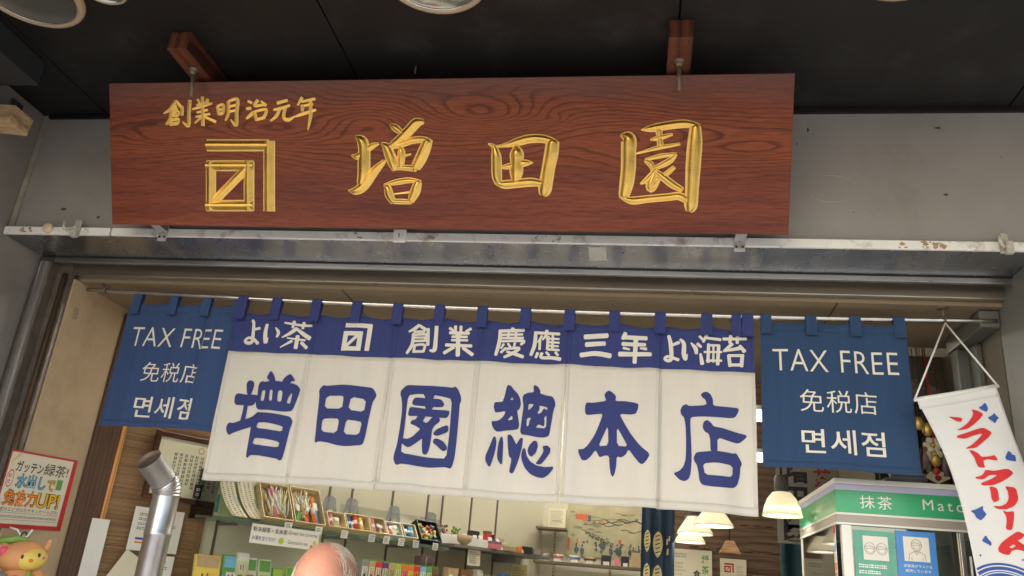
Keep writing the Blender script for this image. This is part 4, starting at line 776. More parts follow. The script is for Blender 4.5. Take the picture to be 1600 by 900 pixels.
# ------------------------------------------------------------------ downlights in the soffit
def downlight(x, y, r, label, deep=True):
    t = thing('downlight', label, 'ceiling light', (x, y, 3.02), group='round lights in the dark soffit')
    b = MB(); b.lathe([(r * .86, .001), (r * .87, -.012), (r * .9, -.016), (r * .97, -.014), (r, -.006), (r, 0.0)], mat('tan_trim', (0.50, 0.38, 0.25), 0.35, var=.08), (x, y, 3.02), 40); b.build('trim_ring', t)
    b = MB(); b.lathe([(r * .86, -.011), (r * .83, -.008), (r * .55, -.0046), (0.0005, -.0044)], mat('reflector', (0.5, 0.52, 0.5), 0.12, metal=1, var=.05), (x, y, 3.02), 40)
    b.lathe([(r * .875, -.0125), (r * .86, -.015), (r * .845, -.0125)], mat('bright_ring', (.75, .72, .65), .2, metal=1), (x, y, 3.02), 40); b.build('reflector', t)
    return t
downlight(-1.77, 1.668, .152, 'big round downlight at the soffit corner near the pillar')
downlight(-.562, 1.657, .147, 'big round downlight above the middle of the wooden sign')
downlight(.62, 1.662, .14, 'round downlight just peeping in above the grey wall end')
downlight(-1.525, 1.652, .072, 'small round spot next to the big corner downlight')

# ------------------------------------------------------------------ wooden sign
SA = math.asin(0.4285)
m_sign = sign_wood('zelkova_sign', [(-1.19, .300, .20, .050, .095), (-.464, .345, .19, .052, .10), (-.83, .33, .13, .05, -.06), (-.265, .327, .05, .014, .030), (.27, .240, .22, .035, .060), (-1.50, .28, .16, .035, .05), (.0, .30, .20, .05, -.05)])
m_goldedge = mat('gold_edge', (1.0, 0.66, 0.22), 0.45, metal=0.15, var=.05)
m_gold = mat('gold_leaf', (0.90, 0.58, 0.15), 0.30, metal=0.95, var=0.08, scale=25, bump=0.12, bscale=60)
sg = thing('wooden_sign', 'long red brown wooden shop sign with carved gold characters under the soffit', 'sign', (0, 2.2, 2.531))
sg.rotation_euler = (SA, 0, 0)
b = MB(); b.box(-1.713, .409, 0, .042, 0, .4535, m_sign, bev=.003); b.build('board', sg, True)

def relief(strokes, smooth=True, capk=.55, hk=.8, hmax=.017):
    mb = MB()
    for k, s in enumerate(strokes):
        sec = brush(s, smooth, capk)
        vs, fs = [], []
        prof = [(-1.16, -.0006), (-1.13, .0016), (-.93, .0012), (-.6, .55), (-.22, .93), (0, 1.0), (.22, .93), (.6, .55), (.93, .0012), (1.13, .0016), (1.16, -.0006)]
        for c, nrm, w in sec:
            h = min(w * hk, hmax)
            for q, z in prof:
                zz = z if abs(q) > .9 else max(z * h, .0012)
                p = c + nrm * (w * q)
                vs.append((p.x, -zz - k * .00004, p.y))
        n = len(prof)
        fe = []
        for i in range(len(sec) - 1):
            for j in range(n - 1):
                (fe if j in (0, 1, n - 2, n - 3) else fs).append((i * n + j, (i + 1) * n + j, (i + 1) * n + j + 1, i * n + j + 1))
        mb.raw(vs, fs, m_gold, True); mb.raw(vs, fe, m_goldedge, True)
    return mb
for key in ('szo', 'sta', 'sen'):
    relief(STROKES[key]).build('gold_character', sg, True)
relief(STROKES['sem'], False, 0.0, .75, .014).build('gold_emblem', sg, True)
relief(STROKES['ssm'], True, .5, .5, .004).build('gold_inscription', sg, True)

m_timber = wood('bracket_timber', (0.035, 0.010, 0.007), (0.10, 0.028, 0.014), (0.15, 0.045, 0.02), sx=8, sz=8, wscale=1.2, dist=3, rough=.5, axis='X')
for x, lab in ((-1.40, 'square timber bracket with rusty bolt above the small gold inscription'), (.087, 'square timber bracket with rusty bolt above the last gold character')):
    t = thing('timber_bracket', lab, 'bracket', (x, 1.9, 2.96), group='timber brackets holding the sign')
    b = MB(); b.box(x - .034, x + .034, 1.862, 2.30, 2.957, 3.0195, m_timber, bev=.003); b.build('beam', t)
    b = MB(); b.lathe([(.0001, -.013), (.009, -.013), (.0105, -.006), (.0105, 0), (.016, 0), (.016, .003)], m_bolt, (x, 1.965, 2.954), 12)
    b.tube([(x, 1.968, 2.95), (x + .001, 1.985, 2.87)], .0062, m_bolt, 10); b.build('bolt', t)
b = MB(); b.lathe([(.003, 0), (.0022, .02), (.0005, .03)], m_bolt, (-.69, 1.985, 2.945), 8); tag(b.build('nail'), 'tiny nail standing on the top edge of the wooden sign', 'nail')

m_zinc = mat('zinc_plate', (.50, .50, .50), .45, metal=.35, var=.1, scale=50)
for x, lab in ((-1.585, 'galvanised corner bracket under the sign near the pillar'), (.283, 'galvanised corner bracket with screw holes under the sign near its plain end')):
    t = thing('metal_bracket', lab, 'bracket', (x, 2.288, 2.55), group='small metal brackets carrying the sign')
    b = MB(); b.box(x - .016, x + .016, 2.2865, 2.289, 2.514, 2.574, m_zinc, bev=.001)
    for dx, dz in ((0, .027), (-.009, .008), (.009, .008)):
        b.lathe([(.0001, -.0035), (.0035, -.0025), (.0035, 0)], m_dark, (x + dx, 2.2862, 2.521 + dz), 8, Matrix.Rotation(radians(-90), 3, 'X'))
    b.build('plate', t)
    b = MB(); b.box(x - .016, x + .016, 2.236, 2.2864, 2.5465, 2.5485, m_zinc); b.build('flange', t)

def clear_hook(x, lab):
    t = thing('plastic_hook', lab, 'hook', (x, 2.285, 2.55), group='clear plastic hooks on the white rail')
    b = MB(); b.box(x - .012, x + .012, 2.281, 2.2895, 2.522, 2.585, m_acryl2, bev=.003); b.build('plate', t)
    b = MB(); b.tube([(x - .006, 2.28, 2.545), (x - .012, 2.262, 2.533), (x - .022, 2.252, 2.54), (x - .026, 2.25, 2.565)], [.006, .006, .005, .005], m_acryl2, 8)
    b.box(x - .004, x + .016, 2.262, 2.28, 2.515, 2.553, m_acryl2, bev=.003); b.build('prong', t)
m_acryl2 = mat('cloudy_plastic', (0.66, 0.62, 0.54), 0.25, var=.06, trans=.35)
clear_hook(-1.905, 'cloudy clear plastic hook near the cream knob at the pillar end of the rail')
clear_hook(1.012, 'cloudy clear plastic hook at the banner end of the white rail')
b = MB(); b.lathe([(.0001, -.016), (.012, -.0158), (.0165, -.013), (.018, -.008), (.018, 0)], mat('cream_knob', (.72, .58, .38), .4, var=.05), (-2.014, 2.2895, 2.553), 24, Matrix.Rotation(radians(-90), 3, 'X')); tag(b.build('knob'), 'round cream knob on the white rail beside the pillar', 'knob')
b = MB(); b.box(-.787, -.745, 2.279, 2.2895, 2.524, 2.567, mat('clip_white', (.88, .86, .82), .4), bev=.003); b.box(-.768, -.765, 2.2782, 2.2789, 2.538, 2.553, m_greyink); tag(b.build('tag_clip'), 'small white tag clip with a dark mark on the rail below the sign', 'clip')
t = thing('wood_block', 'pale wooden block with a cut end fixed high on the pillar', 'block', (-2.13, 1.75, 2.80))
Tm = Matrix.Translation((-2.188, 2.088, 2.868)) @ Matrix.Rotation(radians(6), 4, 'Y')
b = MB(); b.box(.004, .125, -.045, .045, -.032, .032, wood('pale_wood', (.34, .2, .1), (.5, .33, .18), (.6, .42, .25), sx=6, sz=6, wscale=1, dist=3, rough=.6), Tm, bev=.003); b.build('block', t)
b = MB(); b.box(-2.1895, -2.18, 2.14, 2.195, 2.95, 2.985, m_chrome, bev=.002); tag(b.build('steel_strap'), 'short steel strap high on the pillar behind the pale block', 'strap')
b = MB(); b.box(-3.4, -1.957, 1.3, 1.998, 2.93, 3.0185, mat('dark_duct', (.03, .032, .034), .4, var=.2), bev=.004); tag(b.build('duct_box'), 'dark metal duct box under the soffit above the pillar', 'duct')

# ------------------------------------------------------------------ curtain rod and noren curtains
def rod_z(x):
    # sags a little in the middle
    a, m_, c = -2.068, -.437, 1.103
    za, zm, zc = 2.449, 2.420, 2.431
    return za * (x - m_) * (x - c) / ((a - m_) * (a - c)) + zm * (x - a) * (x - c) / ((m_ - a) * (m_ - c)) + zc * (x - a) * (x - m_) / ((c - a) * (c - m_))
rod = thing('curtain_rod', 'thin shiny steel rod carrying the blue and white shop curtains', 'curtain rod', (-.45, 2.6, 2.43))
b = MB(); b.tube([(x / 20, 2.6, rod_z(x / 20)) for x in range(-41, 23)], .0075, m_chrome, 12); b.build('rod', rod)
for x in (-1.975, .943):
    b = MB(); b.tube([(x, 2.6, 2.4695), (x, 2.6, rod_z(x) + .013)], .003, m_bolt, 8)
    b.lathe([(.006, 2.466), (.018, 2.468), (.018, 2.4698)], m_bolt, (x, 2.6, 0), 12)
    z0 = rod_z(x)
    b.tube([(x + .002, 2.6 + .0125 * cos(a * pi / 8), z0 + .0125 * sin(a * pi / 8)) for a in range(17)], .0028, m_bolt, 6)
    b.build('eye_hook', rod)

m_cw = mat('cotton_white', (0.79, 0.76, 0.70), 0.9, var=.03, scale=22, stretch=(1, 1, .12), bump=.12, bscale=420, sheen=.1, translucent=.28)
m_cb = mat('cotton_indigo', (0.036, 0.050, 0.19), 0.9, var=.10, scale=60, stretch=(1, 1, .06), bump=.12, bscale=420, sheen=.1, translucent=.08)
m_ink_b = mat('dyed_indigo', (0.032, 0.044, 0.175), 0.9, var=.05, scale=6, bump=.1, bscale=420)
m_ink_w = mat('undyed_white', (0.74, 0.70, 0.62), 0.9, var=.03, scale=6, bump=.1, bscale=420)
m_tr = mat('cotton_navy', (0.022, 0.060, 0.145), 0.9, var=.11, scale=50, stretch=(1, 1, .06), bump=.12, bscale=420, sheen=.15, translucent=.08)
m_tl = mat('cotton_faded_navy', (0.034, 0.072, 0.19), 0.9, var=.12, scale=50, stretch=(1, 1, .06), bump=.12, bscale=420, sheen=.15, translucent=.08)

X0, PW = -1.438, .30
def fold(x, z):
    """depth of the white curtain: soft vertical waves that grow towards the hem"""
    d = max(0.0, min(1.0, (2.40 - z) / .6))
    k = int((x - X0) / PW)
    u = (x - X0) / PW - k
    ph = (.3, 1.7, 2.9, 4.2, 5.0, .9)[max(0, min(5, k))]
    y = .009 * d * sin(2 * pi * u * 1.15 + ph) + .005 * d * sin(2 * pi * u * 2.3 + ph * 2.1)
    y += .004 * sin(pi * x / .15 + .4) * (1 - d)            # slack between the loops
    y += .006 * d * d * (u - .5) * (1 if k % 2 else -1)
    y += .0055 * pnoise((x * 9, z * 4.5, 3.1)) + .0022 * pnoise((x * 26, z * 17, 7.7))
    return 2.6 + y
def cloth_grid(mb, x0, x1, zf0, zf1, fn, nx, nz, m, thick=.0012):
    """a sheet of cloth with real thickness between two heights given as functions of x"""
    P = []
    for j in range(nz + 1):
        for i in range(nx + 1):
            x = x0 + (x1 - x0) * i / nx
            z = zf0(x) + (zf1(x) - zf0(x)) * j / nz
            P.append(fn(x, z))
    F = []
    for j in range(nz):
        for i in range(nx):
            a = j * (nx + 1) + i
            F.append((a, a + 1, a + nx + 2, a + nx + 1))
    mb.raw(P, F, m, True)
    Q = [p + Vector((0, thick, 0)) for p in P]
    mb.raw(Q, [f[::-1] for f in F], m, True)
    ring = list(range(nx + 1)) + [(j + 1) * (nx + 1) - 1 for j in range(1, nz + 1)] + [nz * (nx + 1) + i for i in range(nx - 1, -1, -1)] + [j * (nx + 1) for j in range(nz - 1, 0, -1)]
    R = [P[i] for i in ring] + [Q[i] for i in ring]
    L = len(ring)
    mb.raw(R, [(i, i + L, (i + 1) % L + L, (i + 1) % L) for i in range(L)], m, False)

nor = thing('noren_curtain', 'six panel white shop curtain with indigo top band and big indigo characters', 'curtain', (-.53, 2.6, 2.38))
keys = ('zo', 'ta', 'en', 'so', 'hon', 'ten')
small = ('n1', 'n2', 'n3', None, 'n5', 'n6')
gapr = (0, .0034, 0, .0040, 0, 0)
ztop = lambda x: 2.380 - .009 * sin(pi * (x - X0 - .018) / .15) ** 2
zband = lambda x: 2.2335 + .002 * sin(x * 21) + .001 * sin(x * 47)
zbot = lambda x: 1.7885 + .003 * sin(x * 6.1 + 1)
for k in range(6):
    a, c = X0 + k * PW, X0 + (k + 1) * PW
    gl = gapr[k - 1] if k else 0
    gr = gapr[k]
    def fn(x, z, a=a, c=c, gl=gl, gr=gr, k=k):
        d = max(0, min(1, (2.24 - z) / .25))
        u = (x - a) / (c - a)
        return Vector((x + d * (gl * (1 - u) - gr * u), fold(min(max(x, a + 1e-4), c - 1e-4), z) + (.0022 if k % 2 else 0), z))
    mb = MB()
    cloth_grid(mb, a - .0012, c + .0012, zbot, lambda x: zband(x) - .0002, fn, 40, 24, m_cw)
    cloth_grid(mb, a - .0012, c + .0012, zband, ztop, fn, 40, 10, m_cb)
    # hem and side seams: folded strips sewn on the face
    off = lambda x, z, d=.0016: fn(x, z) - Vector((0, d, 0))
    cloth_grid(mb, a - .0012, c + .0012, zbot, lambda x: zbot(x) + .026, lambda x, z: off(x, z, .0016), 40, 2, m_cw, .0012)
    for sx0, sx1 in ((a - .0012, a + .0095), (c - .0095, c + .0012)):
        cloth_grid(mb, sx0, sx1, lambda x: zbot(x) + .027, lambda x: zband(x) - .001, lambda x, z: off(x, z, .0013), 2, 24, m_cw, .0010)
        cloth_grid(mb, sx0, sx1, lambda x: zband(x) + .001, lambda x: ztop(x) - .001, lambda x, z: off(x, z, .0013), 2, 10, m_cb, .0010)
    for q, (o, h) in enumerate(GLYPHS[keys[k]]):
        v2, f2 = slice2d(*poly2d(o, h), .02, True)
        mb.tris2d(v2, f2, lambda x, z, q=q: fn(x, z) - Vector((0, .0019 + q * .00012, 0)), m_ink_b)
    if k == 3:
        st = STROKES['n3'][-0:]
    sm_ = [s for s in STROKES['n3'] if (sum(p[0] for p in s) / len(s) > -528) == (k == 3)] if k in (2, 3) else STROKES[small[k]]
    for q, s in enumerate(sm_):
        v2, f2 = slice2d(*brush_flat(s, k != 1, 0.0 if k == 1 else .6), .02, True)
        mb.tris2d(v2, f2, lambda x, z, q=q: fn(x, z) - Vector((0, .0019 + q * .00009, 0)), m_ink_w)
    mb.build('panel', nor)

def loop(x, w, zlow, m, parent, yb=2.6):
    """a sewn loop of cloth over the rod"""
    mb = MB()
    zr = rod_z(x)
    r = .0095
    path = [(-r - .0022, zlow)] + [(-r - .0004, zr - .012)] + [(-r * cos(a), zr + r * sin(a)) for a in (0, .5, 1.0, 1.57, 2.1, 2.7, 3.14)] + [(r + .001, zr - .02), (.004, zlow + .03)]
    nx = 4
    P = []
    for (y, z) in path:
        for i in range(nx + 1):
            xx = x - w / 2 + w * i / nx
            P.append(Vector((xx, yb + y + .0008 * sin(i * 2.2 + x * 9), z)))
    F = []
    for j in range(len(path) - 1):
        for i in range(nx):
            q = j * (nx + 1) + i
            F.append((q, q + nx + 1, q + nx + 2, q + 1))
    mb.raw(P, F, m, True)
    mb.raw([p + Vector((0, .0012, -.0002)) for p in P], [f[::-1] for f in F], m, True)
    # stitched foot of the loop
    mb.box(x - w / 2 - .0004, x + w / 2 + .0004, yb - r - .0046, yb - r - .0018, zlow - .001, zlow + .0016, m)
    mb.build('loop', parent)
for i in range(13):
    x = X0 + .15 * i + (.02 if i == 0 else (-.02 if i == 12 else 0))
    loop(x, .036, 2.351, m_cb, nor)
loop(X0 + 1.8 - .056, .03, 2.351, m_cb, nor)

def tax(x0, w, zt, zb, mt, label, boxes, pleat, yb, tabs):
    nr = thing('tax_free_curtain', label, 'curtain', (x0 + w / 2, yb, zt), group='navy tax free curtains on the rod')
    def fn(u, z):
        d = max(0.0, min(1.0, (zt - z) / .46))
        y = yb + .006 * d * sin(u * 17 + x0 * 3) + .003 * d * sin(u * 41 + 1) + .003 * sin(u * 2 * pi / .15) * (1 - d) + .006 * pnoise((u * 8, z * 5, x0)) + .0022 * pnoise((u * 24, z * 15, x0 + 4))
        x = u
        if pleat:
            a, c, s = .300, .342, .020
            if u > c: x = u - s
            elif u > a:
                t = (u - a) / (c - a)
                x = a + (c - a - s) * t
                y += (.013 - .004 * d) * (1 - abs(2 * t - 1))
            x += -.004 * d
            y += .012 * d * sin(u * 9) + .030 * max(0, (u - .385) / .09) * (.35 + .65 * d)
        return Vector((x0 + x + .010 * d * (u / w - .2) * (1 if not pleat else 0), y, z))
    mb = MB()
    tt = lambda u: zt - .006 * sin(pi * (u - .02) / .14) ** 2
    bb_ = lambda u: zb + .003 * sin(u * 7)
    cloth_grid(mb, 0, w, bb_, tt, fn, 64, 26, mt)
    cloth_grid(mb, 0, w, bb_, lambda u: bb_(u) + .02, lambda u, z: fn(u, z) - Vector((0, .0014, 0)), 64, 2, mt, .001)
    cloth_grid(mb, 0, w, lambda u: tt(u) - .028, lambda u: tt(u) - .0005, lambda u, z: fn(u, z) - Vector((0, .0014, 0)), 64, 2, mt, .001)
    for body, (ua, ub, za, zb_), bold in boxes:
        v2, f2 = slice2d(*text2d(body, (ua, ub, za, zb_), bold, 1.06), .014, True)
        mb.tris2d(v2, f2, lambda u, z: fn(u, z) - Vector((0, .0024, 0)), m_ink_w)
    mb.build('panel', nr)
    for q in tabs:
        loop(x0 + q, .034, zt - .045, mt, nr, yb)
    return nr
tb = [("TAX FREE", (.037, .411, 2.2425, 2.314), -.008), ("免税店", (.113, .34, 2.113, 2.184), -.004), ("면세점", (.113, .352, 1.985, 2.0605), .008)]
tax(.381, .445, 2.407, 1.937, m_tr, 'navy curtain lettered TAX FREE, hanging flat beside the ice cream banner', tb, False, 2.597, (.018, .158, .293, .425))
tax(-1.868, .475, 2.407, 1.950, m_tl, 'faded navy curtain lettered TAX FREE with a creased pleat, tucked behind the white curtain', tb, True, 2.612, (.03, .175, .305, .425))

# ------------------------------------------------------------------ ice cream banner on its cord
BA = radians(11.5)
bl = Vector((.812, 2.5, 2.142))
def Bn(u, w, d=0.0):
    # the lower end drifts forward a little in the wind
    y = 2.5 + .005 * pnoise((u * 9, w * 6, 1.5)) - .03 * max(0, -w) - .012 * sin(u * 20 + w * 7) * min(1, -w * 4 if w < 0 else 0) - d
    return Vector((bl.x + u * cos(BA) - w * sin(BA) * (1 if w > 0 else 1), y, bl.z + u * sin(BA) + w * cos(BA)))
m_bw = mat('banner_white', (0.78, 0.78, 0.78), .75, var=.03, bump=.12, bscale=300, translucent=.2)
m_br = mat('banner_red', (0.56, 0.022, 0.024), .75, var=.10, scale=30)
m_bb = mat('banner_blue', (0.030, 0.085, 0.33), .75, var=.10, scale=30)
ban = thing('ice_cream_banner', 'white hanging banner with red soft cream lettering, blue birds and waves, swung askew', 'banner', tuple(bl))
b = MB()
cloth_grid(b, -.004, .2225, lambda u: -.64, lambda u: .008 + .02 * u, lambda u, w: Bn(u + .032 * sin(pi * min(1, max(0, -w) / .52)) * (1 - u / .22), w), 24, 44, m_bw)
cloth_grid(b, -.004, .2225, lambda u: -.028 + .02 * u, lambda u: .007 + .02 * u, lambda u, w: Bn(u, w, .0018), 24, 3, m_bw)
for q, (o, h) in enumerate(GLYPHS['ban_red']):
    v2, f2 = slice2d(*poly2d(o, h), .02, True)
    b.tris2d(v2, f2, lambda u, w: Bn(u, w, .0022), m_br)
for q, (o, h) in enumerate(GLYPHS['ban_blue']):
    v2, f2 = slice2d(*poly2d(o, h), .02, True)
    b.tris2d(v2, f2, lambda u, w: Bn(u, w, .0022), m_bb)
def arcband(cu, cw, r0, r1, a0, a1, m, d, n=30):
    vs, fs = [], []
    for i in range(n + 1):
        a = a0 + (a1 - a0) * i / n
        for r in (r0, r1):
            vs.append((cu + r * cos(a), cw + r * sin(a)))
    for i in range(n):
        fs.append((2 * i, 2 * i + 2, 2 * i + 3, 2 * i + 1))
    keep = [f for f in fs if all(.022 * sin(pi * min(1, max(0, -vs[i][1]) / .52)) < vs[i][0] < .2215 and vs[i][1] > -.64 for i in f)]
    b.tris2d(vs, keep, lambda u, w: Bn(u, w, d), m)
for (cu, cw, d, rr) in ((.052, -.60, .0026, .133), (.192, -.60, .0034, .098), (-.04, -.67, .0042, .10), (.122, -.70, .005, .12)):
    for q in range(14):
        arcband(cu, cw, max(.0005, (rr + .006) * q / 14), (rr + .006) * (q + 1) / 14, 0, pi, m_bw, d, 90)
    for f0, f1 in ((.955, 1.0), (.865, .93), (.82, .84), (.71, .80), (.60, .66), (.42, .54)):
        arcband(cu, cw, rr * f0, rr * f1, 0, pi, m_bb, d + .0006, 90)
b.build('cloth', ban)
b = MB(); b.tube([Bn(-.012, .001), Bn(.2295, .0055)], .005, m_white, 10); b.build('top_stick', ban)
b = MB()
for u, w in ((-.01, .002), (.228, .006)):
    b.tube([Vector((.943, 2.59, rod_z(.943) - .012)), Bn(u, w)], .0028, m_white, 8)
b.build('cord', ban)
# ------------------------------------------------------------------ poster wall: red edged poster, flue pipe, toy
def PW_(y, z, d=0.0):
    return Vector((-2.07 + .004 + d, y, z))
m_yel = mat('yellow_ink', (0.80, 0.46, 0.0), .5, var=.08)
m_org = mat('orange_ink', (0.80, 0.22, 0.0), .5, var=.08)
m_sky = mat('sky_ink', (0.13, 0.42, 0.65), .5, var=.08)
m_grn = mat('green_ink', (0.10, 0.34, 0.08), .5, var=.2)
po = thing('poster', 'white tea poster in a red folder with blue and yellow letters, on beige wall', 'poster', (-2.07, 2.66, 1.715))
# the sheet hangs a little crooked on the wall
def PS(y, z, d=0.0):
    return Vector((-2.07 + .004 + d, y, z + .05 * (y - 2.5) - .004))
b = MB()
cor = [(2.488, 1.583), (2.830, 1.583), (2.826, 1.836), (2.488, 1.836)]
F_ = [PS(y, z) for y, z in cor]; B_ = [p - Vector((.0035, 0, 0)) for p in F_]
b.raw(F_ + B_, [(0, 1, 2, 3), (7, 6, 5, 4), (0, 4, 5, 1), (1, 5, 6, 2), (2, 6, 7, 3), (3, 7, 4, 0)], m_red); b.build('red_folder', po)
b = MB()
def sheet(mb, fn, x0, x1, z0, z1, d, m, th=.0012):
    f = [fn(x0, z0, d), fn(x1, z0, d), fn(x1, z1, d), fn(x0, z1, d)]
    k = [fn(x0, z0, d - th), fn(x1, z0, d - th), fn(x1, z1, d - th), fn(x0, z1, d - th)]
    mb.raw(f + k, [(0, 1, 2, 3), (7, 6, 5, 4), (0, 4, 5, 1), (1, 5, 6, 2), (2, 6, 7, 3), (3, 7, 4, 0)], m)
for k in range(3):
    sheet(b, PS, 2.488, 2.802 - .007 * k, 1.597 + .004 * k, 1.829 - .003 * k, .0015 + .0013 * k, mat('poster_paper', (.70, .64, .52), .6, var=.05))
D0 = .0046
def wr(mb, fn, body, box, m, d, bold=0.0, out=None, mo=None, sp=1.0):
    if out is not None:
        v, f = text2d(body, box, bold, sp)
        w = [(x, y) for x, y in v]
        v2, f2 = text2d(body, (box[0] - out, box[1] + out, box[2] - out, box[3] + out), bold + .045, sp)
        mb.tris2d(v2, f2, lambda x, z: fn(x, z, d - .0003), mo)
        mb.tris2d(w, f, lambda x, z: fn(x, z, d), m)
    else:
        v, f = text2d(body, box, bold, sp)
        mb.tris2d(v, f, lambda x, z: fn(x, z, d), m)
wr(b, PS, "ガッテン", (2.518, 2.652, 1.766, 1.803), m_ink, D0, .022)
wr(b, PS, "緑茶!", (2.656, 2.783, 1.766, 1.808), m_ink, D0, .006)
wr(b, PS, "水出し", (2.535, 2.683, 1.715, 1.761), m_sky, D0 + .0004, .010, .002, m_ink)
wr(b, PS, "で", (2.690, 2.732, 1.716, 1.752), m_yel, D0 + .0004, .010, .002, m_ink)
wr(b, PS, "免疫力", (2.500, 2.655, 1.655, 1.707), m_org, D0 + .0004, .016, .0025, m_ink)
wr(b, PS, "UP!", (2.660, 2.776, 1.656, 1.706), m_yel, D0 + .0004, .014, .002, m_ink)
wr(b, PS, "成分エピガロカテキンた～っぷり!", (2.495, 2.782, 1.636, 1.650), m_ink, D0, .006)
for z in (1.632, 1.610):
    b.raw([PS(2.492, z, D0), PS(2.786, z, D0), PS(2.786, z + .0012, D0), PS(2.492, z + .0012, D0)], [(0, 1, 2, 3)], m_greyink)
marks(b, lambda x, z: PS(x, z, D0), 2.495, 2.785, 1.615, 1.627, m_greyink, 1)
# green photo strip and red stamp
sheet(b, PS, 2.738, 2.768, 1.722, 1.758, D0 + .0001, m_grn, .0002)
b.raw([PS(2.504 + .0165 * r * cos(a), 1.742 + .029 * r * sin(a), D0) for r in (1, .86) for a in [i * pi / 12 for i in range(24)]], [(i, (i + 1) % 24, 24 + (i + 1) % 24, 24 + i) for i in range(24)], m_red)
marks(b, lambda x, z: PS(x, z, D0), 2.495, 2.513, 1.722, 1.762, m_red, 2)
marks(b, lambda x, z: PS(x, z + (x - 2.49) * .7, D0), 2.49, 2.525, 1.788, 1.808, m_yel, 1)
b.build('sheet', po)

m_galv = mat('galvanised', (0.56, 0.56, 0.57), .36, metal=1.0, var=.14, scale=14, bump=.06, bscale=25, stain=(.38, .36, .34), stain_amt=.4)
pp = thing('flue_pipe', 'shiny galvanised flue pipe with ribbed elbow and open end', 'pipe', (-1.637, 2.75, 0))
b = MB(); b.lathe([(.044, .35), (.044, 1.60), (.0455, 1.603), (.0455, 1.612), (.0445, 1.614), (.0445, 1.735)], m_galv, (-1.637, 2.75, 0), 36)
b.lathe([(.0425, 1.735), (.0425, .35)], m_galv, (-1.637, 2.75, 0), 36)
b.build('lower_pipe', pp)
ax = Vector((-.032, -.098, .072)).normalized()
vz = Vector((0, 0, 1))
b = MB()
rings = []
N_ = 30
cpos = Vector((-1.637, 2.75, 1.735))
for i in range(N_ + 1):
    t = i / N_
    d = (vz * (1 - t) + ax * t).normalized()
    rr = .0445 + .0038 * (0.5 - 0.5 * cos(2 * pi * t * 6))
    rings.append((cpos.copy(), d, rr))
    cpos = cpos + d * (.062 / N_)
vs, fs = [], []
for c, d, rr in rings:
    a = Vector((1, 0, 0)); a = (a - d * a.dot(d)).normalized(); e = d.cross(a)
    for k in range(36):
        t = 2 * pi * k / 36
        vs.append(c + (a * cos(t) + e * sin(t)) * rr)
for i in range(N_):
    for k in range(36):
        fs.append((i * 36 + k, i * 36 + (k + 1) % 36, (i + 1) * 36 + (k + 1) % 36, (i + 1) * 36 + k))
b.raw(vs, fs, m_galv, True); b.build('ribbed_elbow', pp)
Q = Vector((0, 0, 1)).rotation_difference(ax).to_matrix()
m_galvo = mat('galvanised_dull', (.42, .42, .43), .5, metal=.8, var=.12, scale=14)
m_galvin = mat('brown_inside', (0.30, 0.22, 0.17), .5, metal=.3, var=.25)  # inner face browner and darker than the outside
b = MB(); b.lathe([(.0445, 0), (.0445, .098), (.0452, .099), (.044, .10)], m_galvo, cpos, 36, Q); b.lathe([(.044, .10), (.043, .08), (.043, 0)], m_galvin, cpos, 36, Q); b.build('upper_pipe', pp)

# toy on a white hook
ff, rr_ = Vector((.61, -.79, 0)), Vector((.79, .61, 0))
tc_ = Vector((-1.99, 2.575, 1.497))
def TP(r, u, f): return tc_ + rr_ * r + Vector((0, 0, u)) + ff * f
m_ty = mat('toy_orange', (.72, .33, .13), .5, var=.06)
m_tyy = mat('toy_yellow', (.78, .58, .12), .45, var=.06)
m_pink = mat('toy_pink', (.75, .08, .16), .4, var=.05)
m_tgr = mat('toy_green', (.25, .42, .08), .5, var=.1)
toy = thing('toy', 'orange plastic monkey toy with yellow face and pink ears on a white wall hook', 'toy', (-2.0, 2.58, 1.45))
Rt = Matrix.Rotation(math.atan2(.61, .79), 3, 'Z') @ Matrix.Rotation(radians(-9), 3, 'Y')
b = MB(); b.ball(tc_, (.072, .055, .050), m_ty, Rt); b.ball(TP(.006, -.085, 0), (.055, .045, .060), m_ty, Rt); b.tube([TP(.05, -.045, .01), TP(.075, -.09, .02), TP(.07, -.13, .03)], [.022, .024, .02], m_ty, 12)
b.tube([TP(.058, .02, 0), TP(.066, .045, 0), TP(.067, .062, 0)], [.012, .009, .005], m_ty, 10); b.build('body', toy)
b = MB(); b.ball(TP(.022, -.004, .016), (.052, .045, .038), m_tyy, Rt); b.build('face', toy)
b = MB(); b.ball(TP(-.060, .012, .008), (.026, .02, .026), m_ty, Rt); b.ball(TP(-.056, .012, .024), (.015, .010, .017), m_pink, Rt); b.build('ear', toy)
for r, u in ((.0, .000), (.046, .009)):
    b = MB(); b.ball(TP(r, u, .058 - .2 * abs(r - .02)), (.005, .004, .007), m_ink); b.build('eye', toy)
for r, u in ((-.016, -.013), (.058, .002)):
    b = MB(); b.ball(TP(r, u, .053 - .35 * abs(r - .022)), (.009, .006, .006), m_pink); b.build('cheek', toy)
b = MB(); b.ball(TP(.026, -.009, .060), (.007, .006, .005), m_org); b.build('mouth', toy)
b = MB(); b.tube([TP(.03, -.045, .05), TP(.034, -.08, .052), TP(.03, -.125, .05)], .008, m_tgr, 8); b.build('green_strap', toy)
b = MB(); b.tube([TP(-.08, .04, -.01), TP(-.03, .054, -.01), TP(.0, .05, -.015)], .012, m_tgr, 8); b.build('green_strap', toy)
b = MB(); b.ball(TP(-.045, -.075, .045), .024, mat('smoky_lens', (.2, .21, .22), .08, var=.1, spec=.8)); b.ball(TP(-.005, -.078, .052), .022, MATS['smoky_lens']); b.build('lens', toy)
b = MB(); b.tube([PW_(2.575, 1.585), PW_(2.575, 1.58, .03), PW_(2.58, 1.562, .045), PW_(2.59, 1.56, .06), PW_(2.60, 1.585, .066)], .0035, m_white, 8)
